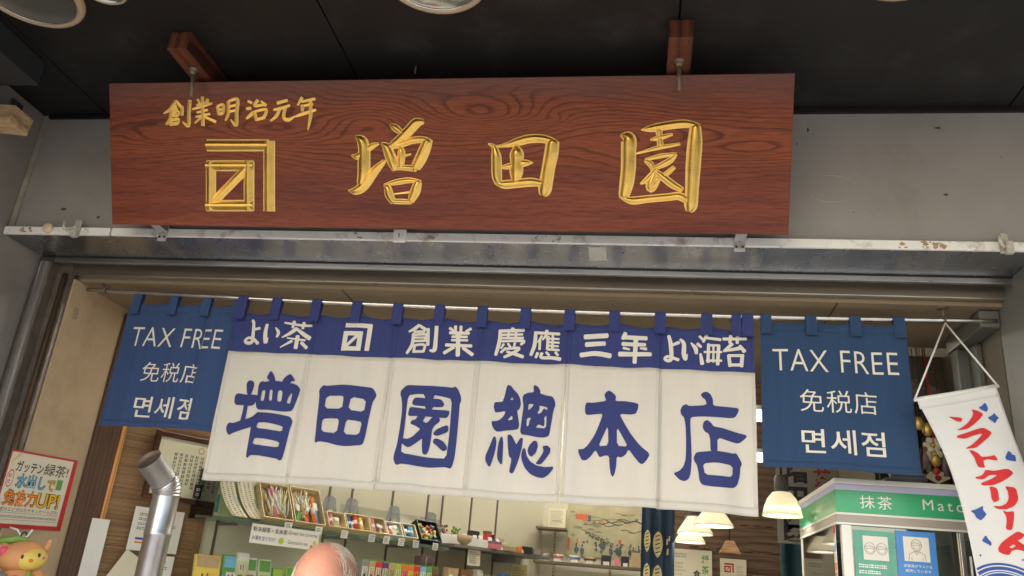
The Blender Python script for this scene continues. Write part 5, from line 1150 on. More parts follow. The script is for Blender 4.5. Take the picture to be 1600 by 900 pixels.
b.tube([Vector((-2.012, 2.583, 1.566)) + Vector((.0, .014 * cos(a * pi / 8), .014 * sin(a * pi / 8) - .006)) for a in range(15)], .0028, m_ink, 6)
tag(b.build('wall_hook'), 'white wall hook with a black loop under the red edged poster', 'hook')

# ------------------------------------------------------------------ slanting wall: blind, certificate, notices, glass shelf and goods
def dthing(name, label, cat, s, t, z, group=None):
    return thing(name, label, cat, tuple(Dw(s, t, z)), RZ, group)
def item(name, label, cat, s, t, z, parts, group=None):
    """parts: (part name, builder) in local x along the wall, -y into the room"""
    r = dthing(name, label, cat, s, t, z, group)
    for pn, fnb in parts:
        mb = MB(); fnb(mb); mb.build(pn, r, True)
    return r
m_reed = reed('reed_brown', (.20, .105, .045), (.40, .245, .115))
m_post = wood('dark_post', (.05, .025, .015), (.095, .048, .026), (.12, .06, .03), sx=1, sz=.1, wscale=20, dist=4, axis='X', rough=.5)
m_batten = wood('orange_batten', (.40, .16, .05), (.60, .27, .085), (.66, .32, .11), sx=1, sz=.1, wscale=20, dist=4, axis='X', rough=.5)
item('reed_blind', 'brown reed blind hanging behind the flue pipe and framed certificate', 'blind', 0, 0, 0, [
    ('reed_sheet', lambda b: b.box(.03, .505, -.010, -.005, .4, 2.44, m_reed)),
    ('post', lambda b: b.box(-.02, .078, -.022, -.0105, 0, 2.45, m_post, bev=.002)),
    ('batten', lambda b: b.box(.079, .098, -.024, -.0105, 1.655, 2.45, m_batten, bev=.002)),
    ('edge_tape', lambda b: b.box(.478, .505, -.013, -.0105, .4, 2.44, mat('tape_brown', (.22, .12, .06), .7)))])
def S_(s0, s1, t, z0, z1, m, th=.001):
    return lambda b: b.box(s0, s1, -t - th, -t, z0, z1, m)
item('paper_strip', 'long white paper strip fixed to the dark post beside the poster wall', 'paper', 0, 0, 0, [('sheet', S_(.052, .118, .0245, 1.2, 1.655, m_paper))])
def cert(b):
    b.box(.232, .478, -.034, -.033, 1.773, 1.999, mat('cert_paper', (.74, .72, .52), .5, var=.06))
    marks(b, lambda x, z: Vector((x, -.0344, z)), .30, .46, 1.80, 1.945, m_greyink, 7, True)
    b.raw([Vector((.415 + .013 * r * cos(a), -.0344, 1.968 + .013 * r * sin(a))) for r in (1, .8) for a in [i * pi / 10 for i in range(20)]], [(i, (i + 1) % 20, 20 + (i + 1) % 20, 20 + i) for i in range(20)], m_red)
m_fr = wood('frame_mahogany', (.03, .012, .008), (.075, .026, .014), (.11, .04, .02), sx=8, sz=8, wscale=2, dist=4, rough=.3)
item('framed_certificate', 'award certificate in a dark brown frame half hidden by the white curtain', 'certificate', 0, 0, 0, [
    ('frame', lambda b: [b.box(.212, .232, -.045, -.025, 1.753, 2.02, m_fr, bev=.003), b.box(.478, .498, -.045, -.025, 1.753, 2.02, m_fr, bev=.003), b.box(.2322, .4778, -.044, -.025, 1.7535, 1.773, m_fr, bev=.003), b.box(.2322, .4778, -.044, -.025, 1.999, 2.0195, m_fr, bev=.003)]),
    ('sheet', cert)])
def blackcard(b):
    b.box(.412, .482, -.052, -.047, 1.776, 1.833, m_ink)
    marks(b, lambda x, z: Vector((x, -.0524, z)), .42, .475, 1.785, 1.822, m_white, 2)
item('black_card', 'small black card with white scribble leaning on the certificate frame', 'card', 0, 0, 0, [('card', blackcard)])
def notice(b):
    b.box(.203, .405, -.0245, -.0235, 1.555, 1.718, m_paper)
    marks(b, lambda x, z: Vector((x, -.0249, z)), .225, .38, 1.63, 1.70, m_greyink, 4)
    b.box(.228, .262, -.025, -.0245, 1.596, 1.604, mat('blue_ink', (.03, .07, .35), .5)); b.box(.228, .262, -.025, -.0245, 1.583, 1.589, m_org)
item('paper_notice', 'white paper notice with a blue and orange logo behind the flue pipe', 'notice', 0, 0, 0, [('sheet', notice)])
def booklet(b):
    T = Matrix.Rotation(radians(-14), 4, 'X')
    b.box(.17, .29, -.03, -.026, 1.42, 1.535, m_card, Matrix.Translation((0, -.01, .0)) @ Matrix.Translation((.23, 0, 1.48)) @ Matrix.Rotation(radians(28), 4, 'Y') @ Matrix.Translation((-.23, 0, -1.48)))
    b.box(.30, .40, -.03, -.026, 1.42, 1.545, m_paper)
    marks(b, lambda x, z: Vector((x, -.0306, z)), .31, .39, 1.43, 1.53, m_red, 5)
item('booklet', 'cream and white booklets with red print at the foot of the flue pipe', 'booklet', 0, 0, 0, [('cover', booklet)])

m_shelfm = mat('bracket_grey', (.30, .29, .26), .4, metal=.5)
m_edge = mat('glass_edge', (.10, .14, .10), .15, var=.1)
item('glass_shelf', 'long green edged glass shelf loaded with sample trays', 'shelf', 0, 0, 0, [
    ('glass_plate', lambda b: b.box(.43, 1.70, -.215, -.002, 1.7005, 1.7095, m_glass)),
    ('front_edge', lambda b: b.box(.43, 1.70, -.2195, -.2155, 1.694, 1.7105, m_edge)),
    ('end_pane', lambda b: [b.box(.428, .4295, -.215, -.002, 1.70, 1.90, m_glass), b.box(.427, .4305, -.219, -.2155, 1.695, 1.90, m_edge)]),
    *[('bracket', lambda b, s=s: b.box(s - .002, s + .002, -.17, -.004, 1.686, 1.699, m_shelfm)) for s in (.566, 1.10, 1.479)]])

def acrylic(s):
    def f(b):
        pr = [(-.055, .0), (-.035, .0), (-.022, .055), (.018, .055), (.03, .0), (.05, .0), (.028, .105), (.014, .115), (-.022, .115), (-.034, .105)]
        vs = [(x, -.002, z) for x, z in pr] + [(x, .002, z) for x, z in pr]
        n = len(pr)
        b.raw(vs, [tuple(range(n)), tuple(range(2 * n - 1, n - 1, -1))] + [(i, i + n, (i + 1) % n + n, (i + 1) % n) for i in range(n)], mat('grey_acrylic', (.30, .34, .36), .2, var=.05, alpha=.5))
    return f
for s, lab in ((1.055, 'first from the pen tray'), (1.18, 'second from the pen tray'), (1.435, 'above the paper craft tray'), (1.68, 'behind the black tray')):
    item('display_stand', 'grey clear plastic display stand on the glass shelf, ' + lab, 'stand', s, .085, 1.763 if s > 1.1 else 1.758, [('stand', acrylic(0))], 'plastic stands behind the sample trays')
item('clear_screen', 'low clear plastic screen standing behind the wooden sample trays', 'screen', 0, 0, 0, [('pane', lambda b: b.box(1.13, 1.76, -.062, -.060, 1.7105, 1.85, glass('screen_clear', (.95, .96, .96), .08, .86)))])

PAL = dict(red=(.62, .05, .04), orange=(.72, .22, .04), yellow=(.75, .55, .10), green=(.14, .36, .10), blue=(.05, .20, .50), white=(.74, .72, .66), pink=(.70, .22, .26), pale=(.60, .66, .40), tan=(.50, .36, .20), brown=(.20, .10, .05), black=(.03, .03, .035), sky=(.20, .48, .68), purple=(.14, .06, .22), cream=(.72, .66, .46), teal=(.06, .32, .30), lime=(.40, .55, .08), grey=(.28, .27, .25), mauve=(.24, .14, .17), silver=(.55, .55, .52))
def pm(c): return mat('pack_' + c, PAL[c], .4, var=.10, scale=40)
m_tray = mat('tray_pine', (.68, .55, .31), .55, var=.10, scale=12, stretch=(1, 1, 6))
m_traydark = mat('tray_black', (.02, .02, .028), .35)
def tray(s0, s1, z0, z1, label, goods, wood_m=m_tray, tilt=-32, t=.185):
    """an open sample tray tipped towards the customer; goods: (kind, colour, x from 0 to 1, size)"""
    w, h = s1 - s0, (z1 - z0) / cos(radians(32)) * 1.05
    r = dthing('sample_tray', label, 'tray', s0 + .01, t, 1.7115, 'sample trays along the glass shelf')
    T = Matrix.Rotation(radians(tilt), 4, 'X') @ Matrix.Translation((0, 0, .012))
    b = MB(); e = .0042
    b.box(0, e, -.022, .022, 0, h, wood_m, T); b.box(w - e, w, -.022, .022, 0, h, wood_m, T)
    b.box(e + .0002, w - e - .0002, -.022, .022, 0, e, wood_m, T); b.box(e + .0002, w - e - .0002, -.022, .022, h - e, h, wood_m, T)
    b.box(e, w - e, .017, .0215, e, h - e, wood_m, T); b.build('frame', r, True)
    for kind, c, u, sz in goods:
        b = MB(); x = e + (w - 2 * e) * u
        if kind == 'can':
            L = h * .78 * sz
            b.tube([T @ Vector((x, -.004, .01)), T @ Vector((x + .004, -.004, .01 + L))], .0125 * sz, pm(c), 12)
            b.tube([T @ Vector((x, -.004, .01 + L * .35)), T @ Vector((x + .001, -.004, .01 + L * .6))], .0129 * sz, pm('white'), 12)
        elif kind == 'bag':
            q = .017 * sz; L = h * .7 * sz
            pts = [(-q, 0, .008), (q, 0, .008), (q * 1.05, 0, .008 + L), (-q * 1.05, 0, .008 + L)]
            b.raw([T @ (Vector(p) + Vector((x, -.003, 0))) for p in pts] + [T @ Vector((x, -.016, .008 + L * .45))] + [T @ (Vector(p) + Vector((x, .008, 0))) for p in pts], [(0, 1, 4), (1, 2, 4), (2, 3, 4), (3, 0, 4), (0, 5, 6, 1), (1, 6, 7, 2), (2, 7, 8, 3), (3, 8, 5, 0), (8, 7, 6, 5)], pm(c), False)
            b.box(x - q * .6, x + q * .6, -.0172, -.0165, .01 + L * .5, .01 + L * .8, pm('white'), T)
        elif kind == 'stick':
            for _ in range(int(26 * sz)):
                xa = x + random.uniform(-.03, .03); za = random.uniform(.01, h * .5)
                an = random.uniform(-.5, .5); L = h * random.uniform(.35, .6)
                b.tube([T @ Vector((xa, random.uniform(-.018, .012), za)), T @ Vector((min(max(xa + sin(an) * L, .008), w - .008), random.uniform(-.02, .008), min(za + cos(an) * L, h)))], [.0048, .0022], pm(random.choice([c, 'cream', 'white', 'pale', 'yellow', 'silver'])), 6)
        elif kind == 'candy':
            for _ in range(int(22 * sz)):
                b.ball(T @ Vector((random.uniform(.012, w - .012), random.uniform(-.016, .004), random.uniform(.012, h - .015))), random.uniform(.006, .010), pm(random.choice(['red', 'lime', 'yellow', 'purple', 'white', 'green'])), n=8, k=6)
        b.build({'can': 'tea_tin', 'bag': 'tea_bag', 'stick': 'stick_sweets', 'candy': 'sweets'}[kind], r, True)
    return r
tray(.655, .80, 1.718, 1.86, 'deep tray of silvery sticks with a pinkish tin, next to the brochures', [('stick', 'white', .5, 2.2), ('can', 'pink', .42, 1.1), ('stick', 'silver', .7, 1.2)], m_tray)
tray(.808, .965, 1.722, 1.868, 'tray of pale sticks with an orange tin and red, green and blue packets', [('stick', 'cream', .3, 1.6), ('can', 'orange', .72, .95), ('bag', 'green', .16, .8), ('bag', 'red', .45, .9), ('bag', 'blue', .78, 1.0)], m_tray)
tray(.983, 1.081, 1.729, 1.793, 'small pine tray with a coral tin and a pale green bag', [('can', 'pink', .2, 1), ('bag', 'pale', .55, 1)])
tray(1.086, 1.218, 1.731, 1.799, 'pine tray holding blue, red and yellow tea tins', [('can', 'blue', .14, .9), ('can', 'red', .42, 1.15), ('can', 'yellow', .68, 1), ('bag', 'white', .24, .7)])
tray(1.224, 1.313, 1.728, 1.796, 'pine tray with a pink tin and a brown and cream bag', [('can', 'pink', .2, 1), ('bag', 'brown', .55, .9), ('bag', 'cream', .74, .8)])
tray(1.317, 1.412, 1.735, 1.795, 'white edged tray with an orange bag and striped paper', [('bag', 'orange', .3, 1), ('bag', 'white', .62, 1.2), ('can', 'green', .8, .7)], mat('tray_white', (.7, .68, .6), .5))
tray(1.42, 1.505, 1.735, 1.797, 'pine tray with a teal bag and two blue tins', [('bag', 'teal', .2, .9), ('can', 'blue', .5, .95), ('can', 'sky', .74, .95)])
tray(1.525, 1.66, 1.727, 1.818, 'black tray full of bright round sweets', [('candy', 'red', .5, 2.6)], m_traydark)
# brochures curling forward out of a rack
def leaflet(x, k):
    def f(b):
        w = .066
        def q(xx, u, lift=0.0):
            # hangs down from the rack, then curls out over the shelf edge
            return Vector((x + xx + .055 * u ** 1.4, -.06 - .045 * u - .045 * u ** 5 - lift, .185 - .175 * u + lift * .3))
        n = 16
        P = [q(w * i, j / n) for j in range(n + 1) for i in range(2)]
        fr = [(2 * j, 2 * j + 2, 2 * j + 3, 2 * j + 1) for j in range(n)]
        b.raw(P, fr, m_card, True)
        b.raw([p + Vector((0, .0025, -.0015)) for p in P], [tuple(reversed(g)) for g in fr], pm('pale'), True)
        for c in range(3):
            xa = .006 + .020 * c
            for j in range(22):
                u0 = j / 22 + .006; u1 = u0 + random.uniform(.014, .026)
                w0 = random.uniform(.005, .010)
                b.raw([q(xa, u0, .0012), q(xa, u1, .0012), q(xa + w0, u1, .0012), q(xa + w0, u0, .0012)], [(0, 1, 2, 3)], m_greyink)
        for u0, u1, c in ((.05, .25, 'pale'), (.55, .75, 'teal')):
            b.raw([q(w * .92, u0, .0014), q(w * .92, u1, .0014), q(w, u1, .0014), q(w, u0, .0014)], [(0, 1, 2, 3)], pm(c))
    return f
item('leaflet_rack', 'curling green and cream tea leaflets at the near end of the glass shelf', 'leaflets', .475, .04, 1.712, [('leaflet', leaflet(.0, 0)), ('leaflet', leaflet(.082, 1)), ('back_card', lambda b: [b.box(-.03, .16, -.058, -.054, 0, .19, pm('pale')), b.box(-.028, .03, -.0595, -.0585, .02, .09, pm('teal')), b.box(.06, .085, -.0595, -.0585, .06, .17, pm('lime'))])])
def tag_(s, label, z=1.688):
    def f(b):
        b.box(-.018, .018, -.001, 0, 0, .034, m_paper, Matrix.Rotation(radians(6), 4, 'X'))
        T = Matrix.Rotation(radians(6), 4, 'X')
        marks(b, lambda x, y: T @ Vector((x, -.0015, y)), -.013, .013, .004, .03, m_greyink, 3)
    item('price_tag', label, 'price tag', s, .225, z, [('card', f)], 'white price tags on the glass shelf edge')
for s, wha in ((.767, 'deep silvery stick tray'), (.92, 'orange tin and packets tray'), (1.057, 'coral tin tray'), (1.21, 'blue, red and yellow tins tray'), (1.295, 'pink tin tray'), (1.385, 'white edged tray'), (1.475, 'two blue tins tray'), (1.60, 'black sweets tray')):
    tag_(s, 'white price tag under the ' + wha)
def board(b):
    b.box(.598, .925, -.232, -.230, 1.624, 1.700, m_paper)
    fn = lambda x, z, d=0: Vector((x, -.2325 - d, z))
    wr(b, fn, "粉末緑茶・玄米茶", (.606, .766, 1.670, 1.690), m_ink, .0, .012)
    wr(b, fn, "Green tea powder", (.771, .918, 1.670, 1.690), m_greyink, .0, .0)
    wr(b, fn, "お湯を注ぐだけ!", (.606, .715, 1.638, 1.655), mat('blue_ink', (.03, .07, .35), .5), .0, .008)
    wr(b, fn, "Genmaicha tea", (.775, .872, 1.637, 1.652), m_greyink, .0, .0)
    for x, z, c, r in ((.742, 1.645, 'lime', .013), (.905, 1.652, 'yellow', .009), (.893, 1.635, 'orange', .008), (.915, 1.634, 'green', .007)):
        b.raw([Vector((x + r * cos(a), -.2327, z + r * sin(a))) for a in [i * pi / 8 for i in range(16)]], [tuple(range(16))], pm(c))
item('tea_sign', 'long white card sign about powdered green tea hanging under the glass shelf', 'sign', 0, 0, 0, [('card', board)])
item('product_shelf', 'lower shelf holding the bright upright tea packets', 'shelf', 0, 0, 0, [('plate', lambda b: b.box(.44, 1.72, -.23, -.002, 1.425, 1.437, m_glass)), ('front_edge', lambda b: b.box(.44, 1.72, -.2345, -.2305, 1.421, 1.439, m_edge))])
def pack(w, h, c1, c2, mark, top='green'):
    def f(b):
        b.box(0, w, -.03, .0, 0, h, pm(c1), bev=.002)
        b.box(w * .1, w * .9, -.0312, -.0302, h * .45, h * .85, pm(c2))
        b.box(w * .1, w * .9, -.0312, -.0302, h * .12, h * .25, pm(mark))
        b.ball((w * .5, -.0305, h * .62), (w * .25, .001, h * .09), pm(mark), n=8, k=6)
        b.box(.001, w - .001, -.029, -.001, h + .0002, h + .006, pm(top))
        marks(b, lambda x, z: Vector((x, -.0320, z)), w * .2, w * .85, h * .5, h * .83, m_ink, 2, True)
        marks(b, lambda x, z: Vector((x, -.0320, z)), w * .15, w * .85, h * .28, h * .42, pm('white'), 2)
    return f
cols = [('grey', 'white', 'black'), ('tan', 'cream', 'brown'), ('red', 'cream', 'black'), ('purple', 'pale', 'cream'), ('tan', 'tan', 'brown'), ('lime', 'pale', 'green'), ('orange', 'pink', 'purple'), ('orange', 'yellow', 'red'), ('red', 'orange', 'yellow'), ('sky', 'white', 'blue'), ('green', 'pale', 'lime'), ('brown', 'brown', 'tan')]
names = ['grey', 'tan with cream panel', 'red with black mark', 'purple', 'plain tan', 'lime', 'orange with pink panel', 'orange with yellow panel', 'red with orange panel', 'sky blue', 'green', 'plain brown']
for i, (c, nm) in enumerate(zip(cols, names)):
    item('tea_packet', 'upright %s tea packet in the row beside the bald head' % nm, 'tea packet', 1.175 + .0385 * i, .2, 1.4385, [('packet', pack(.0365, .168, *c))], 'upright tea packets in the lower row')
def flat(w, h, c1, c2, c3):
    def f(b):
        b.box(0, w, -.012, .0, 0, h, pm(c1), Matrix.Rotation(radians(-10), 4, 'X'), bev=.002)
        T = Matrix.Rotation(radians(-10), 4, 'X')
        b.box(w * .08, w * .92, -.0132, -.0122, h * .62, h * .95, pm(c2), T); b.box(w * .2, w * .8, -.0132, -.0122, h * .1, h * .5, pm(c3), T)
        b.box(w * .3, w * .36, -.0140, -.0134, h * .2, h * .42, m_ink, T); b.box(w * .5, w * .56, -.0140, -.0134, h * .15, h * .45, pm('red'), T)
    return f
for s, z, w, h, c, nm in ((.425, 1.4385, .11, .125, ('yellow', 'tan', 'yellow'), 'gold foil tea bag with dark letters'), (.545, 1.4385, .085, .135, ('green', 'sky', 'white'), 'green tea bag with a blue hill picture'), (.60, 1.50, .055, .085, ('pale', 'white', 'cream'), 'pale green boxed tea'), (.638, 1.4385, .06, .13, ('white', 'green', 'orange'), 'white tea bag with an orange flower'), (.705, 1.4385, .06, .13, ('pale', 'green', 'orange'), 'pale tea bag with an orange flower'), (.775, 1.4385, .05, .10, ('green', 'lime', 'white'), 'small bright green tea bag with white label'), (.84, 1.4385, .045, .11, ('lime', 'green', 'green'), 'lime green tea bag nearest the bald head')):
    item('tea_bag', nm + ' on the lower shelf', 'tea bag', s, .16, z, [('bag', flat(w, h, *c))], 'flat tea bags on the lower shelf')
item('gift_box', 'small dark mauve box on top of the row of tea packets', 'box', 1.56, .13, 1.613, [('box', lambda b: b.box(0, .075, -.05, 0, 0, .045, pm('mauve'), bev=.002)), ('ribbon', lambda b: b.box(.03, .036, -.0515, -.0502, 0, .045, pm('silver')))])

# far part of the slanting wall: grey shelf with tea ware
m_shelfg = mat('shelf_grey', (.20, .19, .165), .5, var=.1)
item('ware_shelf', 'dark grey shelf of tea ware where the slanting wall ends', 'shelf', 0, 0, 0, [('plate', lambda b: b.box(1.74, 2.47, -.215, -.003, 1.718, 1.734, m_shelfg, bev=.003)), ('bracket', lambda b: b.box(2.225, 2.245, -.18, -.003, 1.68, 1.717, m_shelfg))])
item('display_riser', 'white step riser on the tea ware shelf', 'riser', 0, 0, 0, [('step', lambda b: b.box(1.74, 2.24, -.105, -.02, 1.735, 1.782, m_white, bev=.003))])
def bowl(r, h, c, foot=.5):
    def f(b):
        b.lathe([(.0005, .004), (r * foot, .004), (r * foot, 0), (r * foot * 1.02, .006), (r * .85, h * .4), (r, h), (r * .95, h), (r * .8, h * .45), (.0005, h * .15)], pm(c), n=24)
    return f
def slab(w, d, h, c, lid=None):
    def f(b):
        b.box(0, w, -d, 0, 0, h, pm(c), bev=.002)
        if lid: b.box(-.001, w + .001, -d - .001, .001, h * .7, h + .001, pm(lid))
    return f
def pcard(w=.03, h=.017):
    return lambda b: b.box(0, w, -.001, 0, 0, h, m_paper, Matrix.Rotation(radians(-18), 4, 'X'))
def bunch(c, cs):
    def f(b):
        for _ in range(36):
            a = random.uniform(0, 2 * pi); r = random.uniform(0, .028)
            b.ball((r * cos(a), r * sin(a), random.uniform(.01, .045)), random.uniform(.004, .008), pm(random.choice(cs)), n=6, k=4)
    return f
item('flower_cluster', 'reddish bead flower ornament on the white riser', 'ornament', 1.79, .06, 1.783, [('cluster', bunch(0, ['brown', 'pink', 'cream', 'green', 'mauve']))])
item('flower_cluster', 'green and cream bead ornament beside the reddish one', 'ornament', 1.88, .06, 1.783, [('cluster', bunch(0, ['green', 'lime', 'cream', 'grey']))])
for s, z, t, nm, fnb in ((1.965, 1.783, .06, 'black lidded box on the riser', slab(.055, .04, .038, 'black')), (2.085, 1.783, .06, 'red brown tall tin on the riser', slab(.035, .03, .048, 'red', 'brown')), (2.13, 1.783, .06, 'small black tin at the riser end', slab(.02, .025, .034, 'black')), (2.175, 1.783, .07, 'low tan box at the riser end', slab(.04, .03, .02, 'tan')),
    (2.00, 1.735, .19, 'mauve red box at the shelf front', slab(.06, .04, .036, 'pink', 'mauve')), (2.10, 1.735, .19, 'wide tan box at the shelf front', slab(.075, .04, .032, 'tan', 'pale')), (2.205, 1.735, .19, 'patterned orange box at the shelf front', slab(.03, .03, .03, 'orange')), (2.255, 1.735, .19, 'black box at the shelf front', slab(.055, .04, .035, 'black')), (2.335, 1.735, .19, 'olive box at the far shelf end', slab(.055, .03, .03, 'grey'))):
    item('tea_box', nm + ' of the tea ware', 'box', s, t, z, [('box', fnb)], 'boxes on the tea ware shelf')
item('tea_bowl', 'flaring ochre tea bowl with dark stripes at the front of the tea ware shelf', 'bowl', 1.845, .17, 1.735, [('bowl', bowl(.042, .048, 'tan', .45))])
for i, (s, z, t) in enumerate(((1.90, 1.783, .1), (1.97, 1.783, .104), (2.01, 1.783, .106), (2.085, 1.783, .104), (2.15, 1.783, .1), (2.02, 1.735, .213), (2.06, 1.735, .213), (2.13, 1.735, .213), (2.205, 1.735, .213), (2.24, 1.735, .213), (2.29, 1.735, .213), (2.36, 1.735, .213))):
    item('shelf_card', 'tiny white price card standing before the goods of the dark grey tea ware shelf', 'price card', s, t, z, [('card', pcard())], 'tiny price cards on the tea ware shelf')
def hcard(b):
    b.box(0, .09, -.001, 0, 0, .076, m_card); marks(b, lambda x, z: Vector((x, -.0016, z)), .01, .08, .01, .07, m_greyink, 6)
item('hanging_card', 'cream printed card hanging under the tea ware shelf', 'card', 1.85, .2, 1.64, [('card', hcard)])
item('low_shelf', 'lowest wooden shelf of the slanting wall with small boxes', 'shelf', 0, 0, 0, [('plate', lambda b: b.box(1.70, 2.35, -.22, -.003, 1.558, 1.57, m_shelfg))])
for s, c, w, h, nm in ((1.70, 'tan', .07, .045, 'tan carton'), (1.79, 'brown', .08, .045, 'dark brown box'), (1.90, 'silver', .04, .05, 'leaning grey card pack'), (1.96, 'tan', .05, .03, 'low tan box'), (2.03, 'cream', .05, .03, 'cream box'), (2.09, 'blue', .05, .045, 'deep blue box')):
    item('small_box', nm + ' on the lowest wooden shelf', 'box', s, .19, 1.571, [('box', slab(w, .04, h, c)), ('label_card', lambda b: b.box(.005, .03, -.0425, -.041, 0, .015, m_paper))], 'boxes on the lowest shelf')

# ------------------------------------------------------------------ back wall: shelves, bowls, painting, indigo hanging, wood wall
def YY(x, z, d=0.0, Y=5.06): return Vector((x, Y - d, z))
m_std = mat('shelf_standard', (.42, .37, .25), .4, metal=.6, var=.2, scale=60)
for x, z0, z1, lab in ((-.473, 1.735, 1.897, 'upper notched metal shelf standard behind the tea bowls'), (-.473, 1.2, 1.703, 'notched metal shelf standard below the tea bowls'), (-.142, 1.2, 1.703, 'notched metal shelf standard under the painting')):
    b = MB(); b.box(x - .007, x + .007, 5.045, 5.059, z0, z1, m_std)
    k = z0 + .01
    while k < z1 - .01:
        b.box(x - .003, x + .003, 5.0435, 5.0449, k, k + .009, m_dark); k += .018
    tag(b.build('shelf_standard'), lab, 'shelf standard')
m_sh2 = mat('shelf_brown', (.17, .13, .09), .5, var=.1)
b = MB(); b.box(-.575, -.40, 4.90, 5.043, 1.893, 1.905, m_sh2, bev=.002); tag(b.build('small_shelf'), 'short dark shelf carrying the cream framed box', 'shelf')
b = MB(); b.box(-.575, .035, 4.88, 5.043, 1.704, 1.718, m_sh2, bev=.002); tag(b.build('bowl_shelf'), 'long dark shelf with a row of tea bowls under the painting', 'shelf')
t = thing('cream_box', 'cream tea chest card with fine printed lines on the short dark shelf', 'box', (-.46, 5.0, 1.905))
b = MB(); b.box(-.512, -.407, 4.955, 5.0, 1.9055, 2.016, m_card, bev=.002); marks(b, lambda x, z: Vector((x, 4.9545, z)), -.50, -.42, 1.92, 2.005, mat('faint_ink', (.45, .40, .25), .7), 8); marks(b, lambda x, z: Vector((x, 4.954, z)), -.485, -.43, 1.94, 1.952, m_greyink, 1); b.build('box', t)
def wbowl(x, r, h, c, lab, band=None):
    t = thing('tea_bowl', lab, 'bowl', (x, 4.94, 1.7185), group='tea bowls on the long shelf')
    b = MB(); bowl(r, h, c)(b)
    if band:
        b.lathe([(r * .93, h * .55), (r * 1.004, h * .8)], pm(band), n=24)
    b.build('bowl', t, True)
    b = MB(); b.box(-.02, .02, -r - .006, -r - .005, 0, .016, m_paper); b.build('price_card', t, True)
wbowl(-.513, .030, .040, 'grey', 'grey brown tea bowl at the corner end of the long shelf')
wbowl(-.438, .032, .040, 'tan', 'reddish tan tea bowl with white card', 'pink')
wbowl(-.342, .034, .040, 'silver', 'pale blue grey tea bowl with crackle', 'sky')
wbowl(-.255, .034, .036, 'tan', 'tan tea bowl with dark pattern', 'brown')
for x, w, h, c, lab in ((-.19, .055, .054, 'black', 'black box holding a pale cup under the painting'), (-.115, .03, .04, 'pink', 'small reddish box between two black boxes'), (-.078, .045, .056, 'black', 'black framed box with pale border under the painting'), (-.02, .05, .08, 'tan', 'tall tan carton by the indigo hanging')):
    t = thing('tea_carton', lab, 'box', (x, 4.95, 1.7185))
    b = MB(); b.box(x, x + w, 4.91, 4.96, 1.7185, 1.7185 + h, pm(c), bev=.002); b.build('box', t)
    if c == 'black':
        b = MB(); b.box(x + .012, x + w - .008, 4.9085, 4.9098, 1.7185, 1.738, m_paper); b.build('price_card', t)
# painting: aged print of a tea harvest, plain invented figures
pt = thing('painting', 'faded tea harvest print with small blue grey figures and orange cartouches', 'painting', (-.18, 5.05, 1.9))
m_pt = mat('aged_print', (.46, .42, .26), .8, var=.22, scale=9, stain=(.30, .33, .22), stain_amt=.6, stain_scale=7)
m_ptb = mat('print_blue', (.11, .15, .17), .8, var=.3, scale=60)
m_pto = mat('print_orange', (.62, .16, .06), .8, var=.2, scale=60)
m_ptd = mat('print_dark', (.09, .09, .07), .8, var=.3, scale=60)
b = MB(); b.box(-.405, .034, 5.052, 5.0585, 1.765, 2.2, m_pt)
def blob(mb, x, z, w, h, m, d, n=10):
    q = [(x + w * cos(a) * random.uniform(.7, 1.1), z + h * sin(a) * random.uniform(.7, 1.1)) for a in [2 * pi * i / n for i in range(n)]]
    mb.raw([Vector((X, 5.052 - d, Z)) for X, Z in q], [tuple(range(n))], m)
rs = random.getstate(); random.seed(3)
for (x, z) in ((-.345, 1.80), (-.31, 1.795), (-.20, 1.83), (-.185, 1.825), (-.14, 1.80), (-.105, 1.81), (-.09, 1.80), (-.03, 1.805), (0.0, 1.80), (.02, 1.81)):
    blob(b, x, z, .013, .024, m_ptb, .0006); blob(b, x, z + .03, .006, .007, m_ptd, .0008, 7)
    for dx in (-.005, .004): b.raw([Vector((x + dx - .0012, 5.0512, z - .03)), Vector((x + dx + .0012, 5.0512, z - .03)), Vector((x + dx + .0012, 5.0512, z - .012)), Vector((x + dx - .0012, 5.0512, z - .012))], [(0, 1, 2, 3)], m_ptd)
for _ in range(90):
    x = random.uniform(-.30, -.13); blob(b, x, 1.905 - (x + .30) * .42 + random.uniform(-.012, .012), random.uniform(.003, .006), random.uniform(.002, .005), m_ptd, .001 + .00001 * _, 6)
for x, z, w, h in ((-.333, 1.99, .022, .016), (-.39, 1.83, .007, .035), (-.30, 1.985, .012, .022), (-.20, 1.96, .02, .004), (-.34, 1.85, .005, .012), (-.09, 1.86, .008, .012)):
    b.box(x - w, x + w, 5.0505, 5.0515, z - h, z + h, m_pto)
b.box(-.285, -.265, 5.0503, 5.0513, 1.967, 2.0, m_ptb)
for k in range(7):
    x0 = random.uniform(-.28, -.05); z0 = 1.95 + random.uniform(-.03, .05)
    b.tube([(x0 + i * .02, 5.0512, z0 + .008 * sin(i * 1.3 + k)) for i in range(7)], .0018, m_ptd, 5)
for k in range(44):
    x = random.choice((-.33, -.29, -.21, -.13, -.08, -.02, .015)) + random.uniform(-.022, .022)
    blob(b, x, random.uniform(1.79, 1.85), random.uniform(.003, .009), random.uniform(.006, .014), random.choice((m_ptb, m_ptb, m_ptd, m_pt)), .0012 + .00002 * k, 8)
for k in range(9):
    x0 = random.uniform(-.39, -.1); z0 = random.uniform(1.86, 2.03)
    b.tube([(x0 + i * .022, 5.0508, z0 + .006 * sin(i * .9 + k * 2)) for i in range(6)], .0012, mat('print_line', (.24, .24, .17), .8, var=.2), 5)
for k in range(30): blob(b, random.uniform(-.39, .02), random.uniform(1.85, 2.02), random.uniform(.008, .03), random.uniform(.003, .012), random.choice([m_pt, mat('print_green', (.25, .28, .17), .8, var=.2)]), .0003 + .00001 * k, 9)
random.setstate(rs)
b.build('print', pt)
